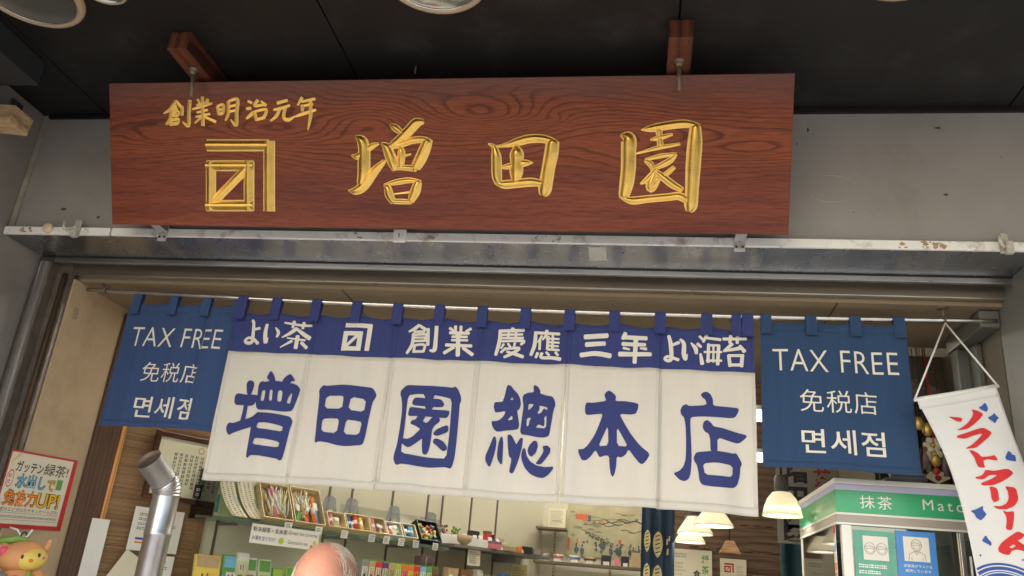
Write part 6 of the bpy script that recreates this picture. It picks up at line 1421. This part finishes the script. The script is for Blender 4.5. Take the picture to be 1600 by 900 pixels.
m_nav = mat('inner_indigo', (.022, .045, .085), .9, var=.15, scale=8, bump=.15, bscale=300)
ih = thing('indigo_hanging', 'dark indigo hanging cloth with cream leaf shaped motifs, folded like a curtain', 'hanging cloth', (.12, 4.6, 2.2))
b = MB(); cloth_grid(b, .03, .205, lambda x: 1.3, lambda x: 2.25, lambda x, z: Vector((x, 4.6 + .012 * sin((x - .03) * 2 * pi / .058), z)), 36, 6, m_nav, .002)
m_leaf = mat('motif_cream', (.58, .50, .24), .9, var=.12, scale=60)
def leafm(cx, z0, z1, w):
    q = [(cx, z0), (cx + w * .6, z0 + (z1 - z0) * .18), (cx + w, z0 + (z1 - z0) * .5), (cx + w * .75, z0 + (z1 - z0) * .82), (cx, z1), (cx - w * .75, z0 + (z1 - z0) * .82), (cx - w, z0 + (z1 - z0) * .5), (cx - w * .6, z0 + (z1 - z0) * .18)]
    q = chaikin(q, 2)
    v, f = slice2d(q, [tuple(range(len(q)))], .006)
    b.tris2d(v, f, lambda x, z: Vector((x, 4.6 - .0015 + .012 * sin((x - .03) * 2 * pi / .058), z)), m_leaf)
    for k in range(5):
        zz = z0 + (z1 - z0) * (.2 + .15 * k)
        v, f = slice2d([(cx - w * .45, zz - .004), (cx + w * .4, zz + .003), (cx + w * .4, zz + .009), (cx - w * .45, zz + .002)], [(0, 1, 2, 3)], .006)
        b.tris2d(v, f, lambda x, z: Vector((x, 4.6 - .0025 + .012 * sin((x - .03) * 2 * pi / .058), z)), m_nav)
leafm(.062, 1.785, 1.905, .018); leafm(.118, 1.76, 1.90, .028); leafm(.062, 1.62, 1.735, .018); leafm(.118, 1.60, 1.73, .026)
for x, z0, z1 in ((.165, 1.83, 1.86), (.176, 1.85, 1.875), (.168, 1.78, 1.81)):
    b.tris2d([(x - .004, z0), (x + .004, z0), (x + .006, z1), (x - .002, z1)], [(0, 1, 2, 3)], lambda x, z: Vector((x, 4.58, z)), m_leaf)
b.build('cloth', ih)
m_wall2 = wood('wood_wall', (.065, .038, .021), (.135, .08, .045), (.185, .115, .068), sx=.5, sz=1, wscale=7, dist=7, dscale=.5, rough=.6)
ww = thing('wood_wall', 'brown rough plank wall at the back of the shop behind the pendant lamps', 'wall', (.55, 5.0, 0))
b = MB()
z = 1.2
random.seed(11)
while z < 2.83:
    h = random.uniform(.05, .09); h = min(h, 2.835 - z)
    b.box(.21, 1.10, 4.985 - random.uniform(0, .004), 5.02, z + .001, z + h - .001, m_wall2); z += h
b.build('planking', ww)
b = MB()
for x in (.33, .40, .48, .56, .63, .70, .78):
    b.ball((x, 4.981, 1.858 + random.uniform(-.004, .004)), (.028, .003, .005), m_post, n=10, k=6)
    b.ball((x + .05, 4.981, 2.0 + random.uniform(-.004, .004)), (.022, .003, .004), m_post, n=10, k=6)
b.build('knot', ww)
wp = thing('wall_poster', 'tall cream wall poster with green brush writing under the pendant lamps', 'poster', (.325, 4.97, 1.7))
b = MB(); b.box(.212, .43, 4.966, 4.969, 1.45, 1.842, m_card)
fw = lambda x, z, d=0: Vector((x, 4.9655 - d, z))
wr(b, fw, "緑", (.372, .414, 1.770, 1.818), m_grn, 0, .02); wr(b, fw, "茶", (.372, .414, 1.712, 1.760), m_grn, 0, .02)
wr(b, fw, "食", (.325, .368, 1.685, 1.735), m_ink, 0, .02)
marks(b, fw, .222, .29, 1.795, 1.822, m_greyink, 2); marks(b, fw, .222, .285, 1.60, 1.775, mat('faint_ink', (.45, .40, .25), .7), 9)
b.build('sheet', wp)
wp = thing('wall_poster', 'small cream wall poster with a red square shop emblem', 'poster', (.545, 4.97, 1.7))
b = MB(); b.box(.474, .618, 4.966, 4.969, 1.55, 1.808, m_card)
for x0, x1, z0, z1 in ((.497, .549, 1.775, 1.784), (.541, .549, 1.735, 1.775), (.497, .533, 1.762, 1.769), (.497, .533, 1.735, 1.742), (.497, .504, 1.742, 1.762), (.526, .533, 1.742, 1.762)):
    b.raw([fw(x0, z0), fw(x1, z0), fw(x1, z1), fw(x0, z1)], [(0, 1, 2, 3)], m_red)
b.raw([fw(.504, 1.742), fw(.509, 1.742), fw(.526, 1.762), fw(.521, 1.762)], [(0, 1, 2, 3)], m_red)
marks(b, fw, .565, .605, 1.72, 1.775, mat('faint_ink', (.45, .40, .25), .7), 4); b.build('sheet', wp)
b = MB(); b.box(-.69, -.60, 4.83, 4.8308, 1.58, 1.681, mat('yellow_paper', (.70, .66, .30), .7)); marks(b, lambda x, z: Vector((x, 4.8295, z)), -.68, -.61, 1.60, 1.67, m_greyink, 5)
tag(b.build('yellow_note'), 'pale yellow printed note on the wall below the tea ware shelf end', 'note')

# pendant lamps
m_shade = mat('lamp_shade', (.88, .84, .72), .45, var=.04, translucent=.5)
m_in = mat('lamp_lining', (.8, .78, .72), .5, emit=(1, .97, .9), estr=.9)  # lining glows by itself to look lit by the bulb
m_bulb = mat('bulb_glow', (1, 1, 1), .5, emit=(1, .93, .8), estr=22)
m_sock = mat('lamp_socket', (.10, .095, .08), .5, var=.15, stretch=(1, 1, .1), scale=60)
def lamp(x, y, z, r, h, label, ceil=2.84, bell=False):
    t = thing('pendant_lamp', label, 'pendant lamp', (x, y, z), group='cream pendant lamps')
    pr = [(.36, 1), (.47, .97), (.72, .72), (.88, .42), (1, 0)] if bell else [(.36, 1), (.42, .98), (.75, .5), (.97, .14), (1, 0)]
    b = MB(); b.lathe([(r * a, h * q) for a, q in pr] + [(r * .975, .001)] + [(r * (a - .025), h * (q - .03)) for a, q in pr[-2::-1]], m_shade, n=36); sh = b.build('shade', t, True)
    b = MB(); b.lathe([(r * (a - .035), h * (q - .05)) for a, q in pr[-2::-1]], m_in, n=36); b.build('lining', sh, True)
    b = MB(); b.lathe([(.0005, h + .06), (r * .30, h + .06), (r * .36, h + .05), (r * .36, h + .001), (r * .34, h * .93), (.0005, h * .93)], m_sock, n=24); so = b.build('socket', t, True)
    b = MB(); b.ball((0, 0, h * .55), (r * .26, r * .26, h * .35), m_bulb, n=14, k=8); b.build('bulb', so, True)
    b = MB(); b.tube([(0, 0, h + .06), (0, 0, ceil - z)], .004, m_ink, 6); b.build('flex', t, True)
lamp(.318, 3.6, 1.845, .082, .075, 'cream pendant lamp showing its lit inside, nearest of the cluster of three')
lamp(.284, 4.2, 1.86, .086, .085, 'cream pendant lamp in the middle of the cluster of three')
lamp(.285, 4.6, 1.85, .080, .08, 'cream pendant lamp lowest and farthest of the cluster of three')
lamp(.530, 3.2, 1.860, .072, .088, 'cream pendant lamp with dark socket beside the green freezer header', 2.84, True)
wl = thing('wooden_lantern', 'small slatted wooden lantern shade in front of the plank wall', 'lamp', (.51, 4.8, 1.835))
b = MB()
m_lan = wood('lantern_wood', (.30, .15, .06), (.46, .25, .11), (.52, .30, .14), sx=4, sz=4, wscale=2, dist=3, rough=.6)
for k in range(4):
    z0 = 1.825 + .017 * k; r0 = .078 - .0125 * k
    b.lathe([(r0, z0), (r0 - .0115, z0 + .0155), (r0 - .0155, z0 + .0155), (r0 - .004, z0)], m_lan, (.51, 4.8, 0), 4, Matrix.Rotation(pi / 4, 3, 'Z'), False, True)
b.build('slatted_shade', wl)
b = MB(); b.tube([(.51, 4.8, 1.89), (.51, 4.8, 2.84)], .003, m_ink, 6); b.build('flex', wl)
# ceiling fluorescent fittings, lit
m_tube = mat('tube_glow', (1, 1, 1), .5, emit=(1, .94, .82), estr=13)
m_tube2 = mat('dim_tube_glow', (1, 1, 1), .5, emit=(1, .94, .82), estr=2.5)
def fitting(x, y, z, L, label, rot=0, mt=None):
    t = thing('fluorescent_light', label, 'ceiling light', (x, y, z), rot, 'lit fluorescent fittings in the shop')
    b = MB(); b.box(-L / 2, L / 2, -.07, .07, .0, .045 if L > .5 else .02, m_white, bev=.004); b.build('housing', t, True)
    for dy in (-.035, .035):
        b = MB(); b.tube([(-L / 2 + .01, dy, -.018), (L / 2 - .01, dy, -.018)], .014, mt or m_tube, 10); b.build('tube', t, True)
fitting(-.75, 3.55, 2.79, 1.2, 'lit fluorescent fitting over the glass shelf, hidden behind the white curtain', RZ)
fitting(-.2, 4.5, 2.79, 1.2, 'lit fluorescent fitting over the tea bowls, hidden behind the white curtain')
fitting(.565, 3.75, 2.37, .10, 'lit fluorescent fitting glimpsed between the white curtain and the flat navy one', 0, m_tube2)
fitting(.62, 4.4, 2.30, .12, 'lower lit fluorescent fitting glimpsed in the gap beside the flat navy curtain', 0, m_tube2)

# calligraphy cloth, teal curtain, lucky charms
cg = thing('calligraphy_cloth', 'grey cloth with big black brush characters behind the pendant lamp and freezer', 'hanging cloth', (.70, 3.62, 2.1))
m_gcl = mat('grey_cloth', (.34, .32, .27), .9, var=.08, bump=.2, bscale=200)
b = MB(); b.box(.575, .83, 3.60, 3.603, 1.80, 2.3, m_gcl)
fc = lambda x, z, d=0: Vector((x, 3.5995 - d, z))
wr(b, fc, "増", (.605, .705, 2.045, 2.15), m_ink, 0, .035); wr(b, fc, "田", (.605, .70, 1.925, 2.03), m_ink, 0, .035); wr(b, fc, "園", (.60, .70, 1.81, 1.915), m_ink, 0, .035)
wr(b, fc, "茶", (.725, .80, 2.03, 2.11), mat('brush_red', (.42, .05, .05), .8), 0, .03); b.build('cloth', cg)
b = MB(); cloth_grid(b, .68, .84, lambda x: 1.2, lambda x: 1.87, lambda x, z: Vector((x, 4.2 + .012 * sin(x * 70), z)), 24, 4, mat('teal_cloth', (.02, .07, .09), .9, var=.1), .002); tag(b.build('teal_curtain'), 'dark teal curtain beside the glass front of the freezer', 'curtain')
def charm(x, y, z, kind, label):
    t = thing('hanging_charm', label, 'charm', (x, y, z), group='lucky charms hanging behind the banner')
    b = MB()
    m_g = mat('charm_gold', (.62, .42, .10), .35, metal=.5, var=.2)
    if kind == 'gourd': b.ball((x, y, z), (.018, .01, .024), m_g)
    elif kind == 'flower':
        for k in range(6): b.ball((x + .018 * cos(k * 1.05), y - .004, z + .018 * sin(k * 1.05)), (.013, .008, .013), pm('cream'), n=10, k=6)
        b.ball((x, y - .01, z), .009, m_g, n=10, k=6)
    elif kind == 'fan':
        P = [Vector((x, y, z - .02))] + [Vector((x + .045 * sin(a), y, z - .02 + .045 * cos(a))) for a in [radians(-62 + 12.4 * i) for i in range(11)]]
        b.raw(P, [(0, i, i + 1) for i in range(1, 11)], pm('cream')); b.raw([p + Vector((0, .003, 0)) for p in P], [(0, i + 1, i) for i in range(1, 11)], pm('cream'))
        b.ball((x, y - .002, z), (.010, .002, .010), m_red, n=12, k=6)
    elif kind == 'bead':
        b.ball((x, y, z), .013, pm('red'), n=12, k=8)
    elif kind == 'jade':
        b.ball((x, y, z), (.009, .007, .018), pm('green'), n=12, k=8)
    elif kind == 'tassel':
        b.tube([(x, y, z + .03), (x, y, z - .05)], [.006, .014], pm('mauve'), 10)
    b.build('ornament', t)
    b = MB(); b.tube([(x, y + .002, z), (x, y + .002, 2.46)], .0012, m_red if kind in ('bead', 'fan') else m_ink, 5); b.build('string', t)
CH = [(.983, 2.198, 'gourd', 'dull gold oval charm nearest the navy curtain edge'), (1.009, 2.177, 'gourd', 'bright gold oval charm beside the banner edge'), (1.018, 2.121, 'flower', 'cream flower charm beside the banner edge'), (1.019, 2.092, 'flower', 'lower cream and gold flower charm'), (.995, 2.087, 'tassel', 'dark red tassel charm by the navy curtain'), (1.053, 2.066, 'tassel', 'dark red tassel charm tucked at the banner edge'), (1.023, 2.07, 'gourd', 'small gold charm below the flower charms'), (.997, 2.043, 'jade', 'small jade green charm above the freezer'), (1.020, 2.032, 'bead', 'red bead charm above the fan'), (1.023, 2.009, 'fan', 'cream fan charm with a red sun just over the freezer top')]
for i_, (x, z, k, lab) in enumerate(CH):
    charm(x - .016, 3.0 - .002 * i_, z - .012, k, lab)
b = MB(); b.box(.85, 1.106, 3.085, 3.10, 1.945, 2.31, mat('dark_board', (.02, .014, .009), .7, var=.3)); tag(b.build('dark_board'), 'almost black board behind the hanging charms', 'board')
b = MB()
for k in range(14):
    b.box(.92 + .0125 * k, .928 + .0125 * k, 3.06, 3.07, 1.945, 2.15 - .02 * (k % 3), pm('brown') if k % 2 else m_post)
tag(b.build('slat_screen'), 'dark upright wooden slat screen behind the lucky charms', 'screen')
b = MB(); b.ball((1.02, 3.04, 2.30), (.05, .03, .045), mat('dried_bunch', (.12, .09, .08), .9, var=.4, scale=50, bump=1.0)); b.ball((1.055, 3.02, 2.27), (.035, .03, .03), pm('mauve')); b.ball((.99, 3.05, 2.34), (.03, .02, .03), MATS['dried_bunch']); tag(b.build('dried_bunch'), 'dark dried flower bunch hanging over the lucky charms', 'dried flowers')

# ------------------------------------------------------------------ freezer showcase
fz = thing('freezer_showcase', 'glass freezer showcase with green header band lettered for matcha', 'freezer', (.85, 3.05, 0))
FX0, FX1, FY0, FY1 = .619, 1.085, 2.75, 3.36
m_fw = mat('freezer_white', (.72, .73, .70), .3, var=.04)
m_lav = mat('lavender_strip', (.48, .49, .72), .3, var=.05)
m_gh = mat('header_green', (.035, .36, .16), .3, var=.04)
m_gs = mat('header_grey', (.36, .32, .28), .35, var=.05)
b = MB(); b.box(FX0 + .004, FX1, FY0 + .004, FY1, 1.8005, 1.938, m_fw)
b.box(FX0 - .002, FX1 + .002, FY0 - .002, FY1, 1.9235, 1.941, m_fw, bev=.004)
b.build('header', fz)
b = MB(); b.box(FX0, FX1, FY0, FY1, 1.905, 1.923, m_lav); b.build('lavender_strip', fz)
b = MB(); b.box(FX0, FX1, FY0, FY1, 1.8355, 1.9045, m_gh)
ffz = lambda x, z, d=0: Vector((x, FY0 - .0008 - d, z))
wr(b, ffz, "抹茶", (.691, .786, 1.851, 1.891), m_fw, 0, .0, sp=1.25)
wr(b, ffz, "Matcha", (.876, 1.052, 1.858, 1.890), m_fw, 0, .0, sp=1.35)
fsz = lambda y, z, d=0: Vector((FX0 - .0008 - d, y, z))
v, f = text2d("Matcha", (2.80, 2.97, 1.856, 1.888), 0, 1.2)
b.tris2d(v, f, lambda y, z: fsz(2.80 + 2.97 - y, z), mat('faint_green', (.28, .50, .36), .4))
v, f = text2d("抹茶", (3.14, 3.22, 1.856, 1.892), 0, 1.2)
b.tris2d(v, f, lambda y, z: fsz(3.14 + 3.22 - y, z), MATS['faint_green']); b.build('green_band', fz)
b = MB(); b.box(FX0 - .0015, FX1, FY0 - .0015, FY1, 1.829, 1.835, m_fw); b.box(FX0, FX1, FY0, FY1, 1.8055, 1.8285, m_gs); b.box(FX0 - .0015, FX1, FY0 - .0015, FY1, 1.799, 1.805, m_fw); b.build('grey_trim', fz)
for (x0, x1, y0, y1) in ((.632, .662, 2.752, 2.78), (1.06, 1.084, 2.752, 2.78), (.620, .645, 3.33, 3.358), (1.06, 1.084, 3.33, 3.358)):
    b = MB(); b.box(x0, x1, y0, y1, .85, 1.7985, m_fw, bev=.003); b.build('post', fz)
b = MB(); b.box(.6195, .6205, 2.783, 2.812, .85, 1.798, m_white)
for k, c in enumerate(('red', 'white', 'sky', 'white', 'orange', 'pink', 'white', 'sky', 'orange')):
    b.box(.6188, .6194, 2.785, 2.81, 1.775 - .028 * k, 1.797 - .028 * k, pm(c))
marks(b, lambda y, z: Vector((.6182, y, z)), 2.788, 2.806, 1.74, 1.795, m_red, 2, True); b.build('sticker_strip', fz)
b = MB(); b.box(.622, .624, 2.815, 3.33, .86, 1.798, m_glass); b.build('side_glass', fz)
b = MB(); b.box(.664, 1.058, 2.762, 2.765, .86, 1.798, m_glass); b.build('door_glass', fz)
b = MB(); b.box(.952, .966, 2.752, 2.772, .86, 1.798, m_dark); b.box(.972, .988, 2.75, 2.772, .86, 1.798, m_chrome, bev=.002); b.box(.996, 1.002, 2.75, 2.758, 1.45, 1.73, m_fw, bev=.002); b.build('door_stile', fz)
b = MB(); b.box(.614, 1.09, 2.745, 3.365, .0, .855, m_fw, bev=.01); b.build('cabinet', fz)
b = MB(); b.box(.63, 1.08, 3.32, 3.33, .86, 1.79, mat('freezer_back', (.22, .21, .18), .5, var=.15)); b.build('back_panel', fz)
for z in (1.25, 1.52):
    b = MB(); b.box(.632, 1.08, 2.80, 3.31, z, z + .006, m_chrome); b.build('wire_shelf', fz)
random.seed(9)
for z in (1.257, 1.527):
    for k in range(5):
        x = .67 + .082 * k
        t = thing('ice_cup', 'frosty dessert cup inside the freezer showcase', 'cup', (x, 2.9, z), group='dessert cups inside the freezer')
        b = MB(); b.lathe([(.0005, 0), (.022, 0), (.03, .07), (.032, .075), (.0005, .078)], pm(('pale', 'cream', 'pink', 'green', 'white')[k]), n=16); b.build('cup', t, True)
def line(mb, pts, r, m, y=2.7575):
    mb.tube([Vector((x, y, z)) for x, z in pts], r, m, 5)
m_teal = mat('teal_sheet', (.10, .36, .27), .35, var=.14, scale=30)
m_blu = mat('blue_sheet', (.06, .24, .62), .35, var=.06)
gp = thing('mask_notice', 'teal notice with two masked faces taped to the freezer glass', 'notice', (.73, 2.757, 1.7))
b = MB(); b.box(.668, .788, 2.7598, 2.7608, 1.60, 1.786, m_teal); b.box(.694, .767, 2.7588, 2.7596, 1.699, 1.770, m_paper)
def maskface(mb, cx, cz, r):
    line(mb, [(cx + r * cos(a), cz + r * 1.1 * sin(a)) for a in [i * 2 * pi / 20 for i in range(21)]], .0006, m_greyink, 2.7584)
    line(mb, [(cx - r, cz + r * .25), (cx - r * .2, cz + r * .5), (cx + r, cz + r * .15)], .0006, m_greyink, 2.7584)
    mb.box(cx - r * .62, cx + r * .62, 2.758, 2.7586, cz - r * .75, cz - r * .05, m_white)
    line(mb, [(cx - r, cz), (cx - r * .62, cz - r * .05), (cx + r * .62, cz - r * .05), (cx + r, cz)], .0005, m_greyink, 2.7578)
    line(mb, [(cx - r * .62, cz - r * .05), (cx - r * .6, cz - r * .6), (cx, cz - r * .8), (cx + r * .6, cz - r * .6), (cx + r * .62, cz - r * .05)], .0005, m_greyink, 2.7578)
maskface(b, .713, 1.733, .0155); maskface(b, .748, 1.733, .0155)
marks(b, lambda x, z: Vector((x, 2.7594, z)), .678, .78, 1.655, 1.69, m_white, 2); b.build('sheet', gp)
bp_ = thing('mask_notice', 'blue notice with one masked person taped to the freezer glass', 'notice', (.85, 2.757, 1.7))
b = MB(); b.box(.791, .906, 2.7598, 2.7608, 1.60, 1.792, m_blu); b.box(.812, .886, 2.7588, 2.7596, 1.704, 1.776, m_paper)
maskface(b, .849, 1.752, .0150)
line(b, [(.824, 1.706), (.827, 1.725), (.842, 1.733), (.856, 1.733), (.871, 1.725), (.874, 1.706)], .0006, m_greyink, 2.7584)
line(b, [(.842, 1.733), (.849, 1.724), (.856, 1.733)], .0006, m_greyink, 2.7584); line(b, [(.833, 1.715), (.833, 1.706)], .0006, m_greyink, 2.7584); line(b, [(.865, 1.715), (.865, 1.706)], .0006, m_greyink, 2.7584)
fbp = lambda x, z, d=0: Vector((x, 2.7594 - d, z))
wr(b, fbp, "従業員がマスクを", (.808, .890, 1.686, 1.695), m_white, 0, .004); wr(b, fbp, "着用しています", (.812, .886, 1.672, 1.681), m_white, 0, .004); b.build('sheet', bp_)
b = MB()
random.seed(2)
for k in range(7):
    r = .036 + .003 * (k % 4)
    b.tube([(.866 + (r + .012) * cos(a), 2.84 + r * .8 * sin(a), 1.9465 + .0055 * k + .002 * sin(a * 2 + k)) for a in [i * pi / 14 for i in range(29)]], .0045, mat('grey_cable', (.20, .21, .24), .5, var=.1), 7)
b.tube([(.83, 2.85, 1.95), (.79, 2.83, 1.947), (.76, 2.86, 1.946), (.72, 2.85, 1.946)], .0045, MATS['grey_cable'], 7)
tag(b.build('cable_coil'), 'coil of grey cable lying on top of the freezer showcase', 'cable')
b = MB(); b.lathe([(.0005, 0), (.02, 0), (.02, .012), (.008, .02), (.0005, .02)], MATS['grey_cable'], (.80, 2.82, 1.9415), 16); tag(b.build('plug'), 'small grey plug lying beside the cable coil', 'plug')

# ------------------------------------------------------------------ person in the doorway
def skin(vs, es, rad, root=0, sub=1):
    me = bpy.data.meshes.new("figure"); me.from_pydata(vs, es, [])
    ob = bpy.data.objects.new("figure", me); COL.objects.link(ob)
    md = ob.modifiers.new("s", 'SKIN'); md.use_smooth_shade = True
    for i, r in enumerate(rad):
        d = me.skin_vertices[0].data[i]
        d.radius = r if isinstance(r, tuple) else (r, r)
    me.skin_vertices[0].data[root].use_root = True
    if sub:
        s = ob.modifiers.new("u", 'SUBSURF'); s.levels = sub; s.render_levels = sub
    dg = bpy.context.evaluated_depsgraph_get()
    r = bpy.data.meshes.new_from_object(ob.evaluated_get(dg))
    V = [v.co.copy() for v in r.vertices]; Fc = [tuple(p.vertices) for p in r.polygons]
    bpy.data.objects.remove(ob); bpy.data.meshes.remove(r)
    return V, Fc
def remesh(mb, vox, name, parent, m):
    o = mb.build(name, parent, True)
    md = o.modifiers.new("r", 'REMESH'); md.mode = 'VOXEL'; md.voxel_size = vox; md.use_smooth_shade = True
    sm = o.modifiers.new("s", 'SMOOTH'); sm.iterations = 4; sm.factor = .5
    dg = bpy.context.evaluated_depsgraph_get()
    me = bpy.data.meshes.new_from_object(o.evaluated_get(dg))
    o.modifiers.clear(); o.data = me; me.name = name
    me.materials.clear(); me.materials.append(m)
    for p in me.polygons: p.use_smooth = True
    return o
m_skin = mat('skin', (.43, .20, .135), .68, var=.16, scale=18, spec=.3, stain=(.55, .19, .14), stain_amt=.6, stain_scale=16, bump=.2, bscale=150)
m_hair = mat('white_hair', (.58, .51, .42), .6, var=.1)
m_shirt = mat('shirt_cloth', (.30, .34, .40), .9, var=.08, bump=.1)
m_trou = mat('trouser_cloth', (.05, .05, .06), .9, var=.1)
pe = thing('person', 'bald headed person with thin white hair standing below the white curtain', 'person', (-.793, 2.15, 0), radians(6))
V = [(0, 0, .86), (0, .01, 1.0), (0, .015, 1.17), (0, .02, 1.31), (0, .005, 1.39), (.15, .02, 1.285), (.20, .035, 1.03), (.195, -.05, .83), (.19, -.075, .765), (-.15, .02, 1.285), (-.20, .035, 1.03), (-.195, -.05, .83), (-.19, -.075, .765), (.085, 0, .80), (.095, -.012, .45), (.1, .02, .09), (.115, -.12, .035), (-.085, 0, .80), (-.095, -.012, .45), (-.1, .02, .09), (-.115, -.12, .035)]
Ed = [(0, 1), (1, 2), (2, 3), (3, 4), (3, 5), (5, 6), (6, 7), (7, 8), (3, 9), (9, 10), (10, 11), (11, 12), (0, 13), (13, 14), (14, 15), (15, 16), (0, 17), (17, 18), (18, 19), (19, 20)]
Rd = [(.14, .105), (.145, .11), (.15, .105), (.075, .065), (.055, .058), .052, .040, .028, (.035, .016), .052, .040, .028, (.035, .016), .078, .054, .036, .032, .078, .054, .036, .032]
mb = MB(); v, f = skin(V, Ed, Rd); mb.raw(v, f, m_skin)
hz = 1.482
mb.ball((0, .0, hz), (.0785, .098, .1155), m_skin, n=32, k=20)
mb.ball((0, -.03, hz - .06), (.058, .06, .058), m_skin); mb.ball((0, .015, hz + .035), (.0805, .090, .0775), m_skin, n=32, k=20); mb.ball((0, .0, hz + .045), (.070, .080, .068), m_skin, n=32, k=20)
mb.tube([(0, .01, 1.33), (0, .005, 1.44)], [.056, .055], m_skin, 16)
mb.tube([(0, -.092, hz + .005), (0, -.112, hz - .03), (0, -.098, hz - .036)], [.007, .0125, .008], m_skin, 10)
for s in (-1, 1):
    mb.ball((s * .081, .012, hz - .012), (.010, .02, .032), m_skin)
    mb.ball((s * .030, -.086, hz + .022), (.022, .010, .007), m_skin)
    for k, (dx, L, y0) in enumerate(((-.026, .06, -.01), (-.009, .075, -.0), (.009, .07, 0), (.025, .055, .0))):
        bx = Vector((s * .19 + dx * .9, -.078, .755))
        mb.tube([bx + Vector((0, .01, .02)), bx + Vector((0, -.008, -.02)), bx + Vector((0, -.006 + .004 * k, -L * .75)), bx + Vector((0, .008, -L))], [.0085, .0085, .0078, .006], m_skin, 8)
    mb.tube([Vector((s * .19 - s * .025, -.075, .79)), Vector((s * .19 - s * .046, -.088, .765)), Vector((s * .19 - s * .050, -.095, .735))], [.011, .0095, .007], m_skin, 8)
mb.ball((0, -.090, hz - .062), (.024, .010, .006), m_skin)
remesh(mb, .0065, 'body', pe, m_skin)
for s in (-1, 1):
    b = MB(); b.ball((s * .030, -.0835, hz + .002), (.012, .009, .007), m_white, n=12, k=8); b.ball((s * .030, -.0905, hz + .002), (.005, .003, .005), m_ink, n=10, k=6); b.build('eye', pe, True)
# hair: fringe at the sides and back, a few strands combed over the crown
random.seed(21)
b = MB()
def on_head(th, ph, k=1.0):
    return Vector((.0795 * k * sin(ph) * cos(th), .01 + .097 * k * sin(ph) * sin(th), hz + .1165 * k * cos(ph)))
def scalp(x, y):
    # height of the crown over a point of the head's plan
    q = 1 - (x / .0812) ** 2 - ((y - .013) / .0935) ** 2
    return hz + .035 + .0785 * sqrt(q) if q > 0 else hz + .03
for i in range(1500):
    th = random.uniform(radians(-30), radians(210))
    ph = random.uniform(radians(58), radians(112)) if abs(sin(th)) < .75 else random.uniform(radians(46), radians(115))
    L = random.uniform(.10, .26); lift = random.uniform(.02, .06); tw = random.uniform(-.3, .3)
    P = [on_head(th + tw * u, ph + L * u, 1.02 + lift * sin(pi * min(u * .8 + .1, 1))) for u in (0, .33, .66, 1)]
    b.tube(P, [.0004, .0004, .00035, .0002], m_hair, 3, False)
for i in range(420):
    # a few thin strands combed sideways from the crown
    x0 = random.uniform(-.045, .05); y0 = random.uniform(-.05, .075)
    if random.random() < .5: x0 = random.uniform(.0, .05)
    dx = random.uniform(.012, .032); dy = random.uniform(-.006, .014)
    P = []
    for u in (0, .25, .5, .75, 1):
        x, y = x0 + dx * u, y0 + dy * u
        P.append(Vector((x, y, scalp(x, y) + .0006 + .0035 * sin(pi * min(1, u * .8 + .1)) * (i % 5) / 4)))
    b.tube(P, [.0002, .00045, .00045, .0004, .0002], m_hair, 3, False)
b.build('hair', pe, True)
mb = MB()
Sv = [(0, .005, .84), (0, .012, 1.0), (0, .016, 1.17), (0, .02, 1.30), (.15, .02, 1.285), (.20, .035, 1.04), (-.15, .02, 1.285), (-.20, .035, 1.04)]
v, f = skin(Sv, [(0, 1), (1, 2), (2, 3), (3, 4), (4, 5), (3, 6), (6, 7)], [(.155, .12), (.158, .124), (.163, .118), (.09, .08), .066, .056, .066, .056]); mb.raw(v, f, m_shirt)
remesh(mb, .009, 'shirt', pe, m_shirt)
mb = MB()
v, f = skin([(0, 0, .90), (.085, 0, .78), (.096, -.01, .45), (.1, .02, .08), (-.085, 0, .78), (-.096, -.01, .45), (-.1, .02, .08)], [(0, 1), (1, 2), (2, 3), (0, 4), (4, 5), (5, 6)], [(.148, .115), .092, .07, .056, .092, .07, .056]); mb.raw(v, f, m_trou)
remesh(mb, .009, 'trousers', pe, m_trou)
for s in (-1, 1):
    b = MB(); b.ball((s * .11, -.045, .035), (.052, .135, .034), pm('black')); b.build('shoe', pe, True)

bpy.context.view_layer.update()
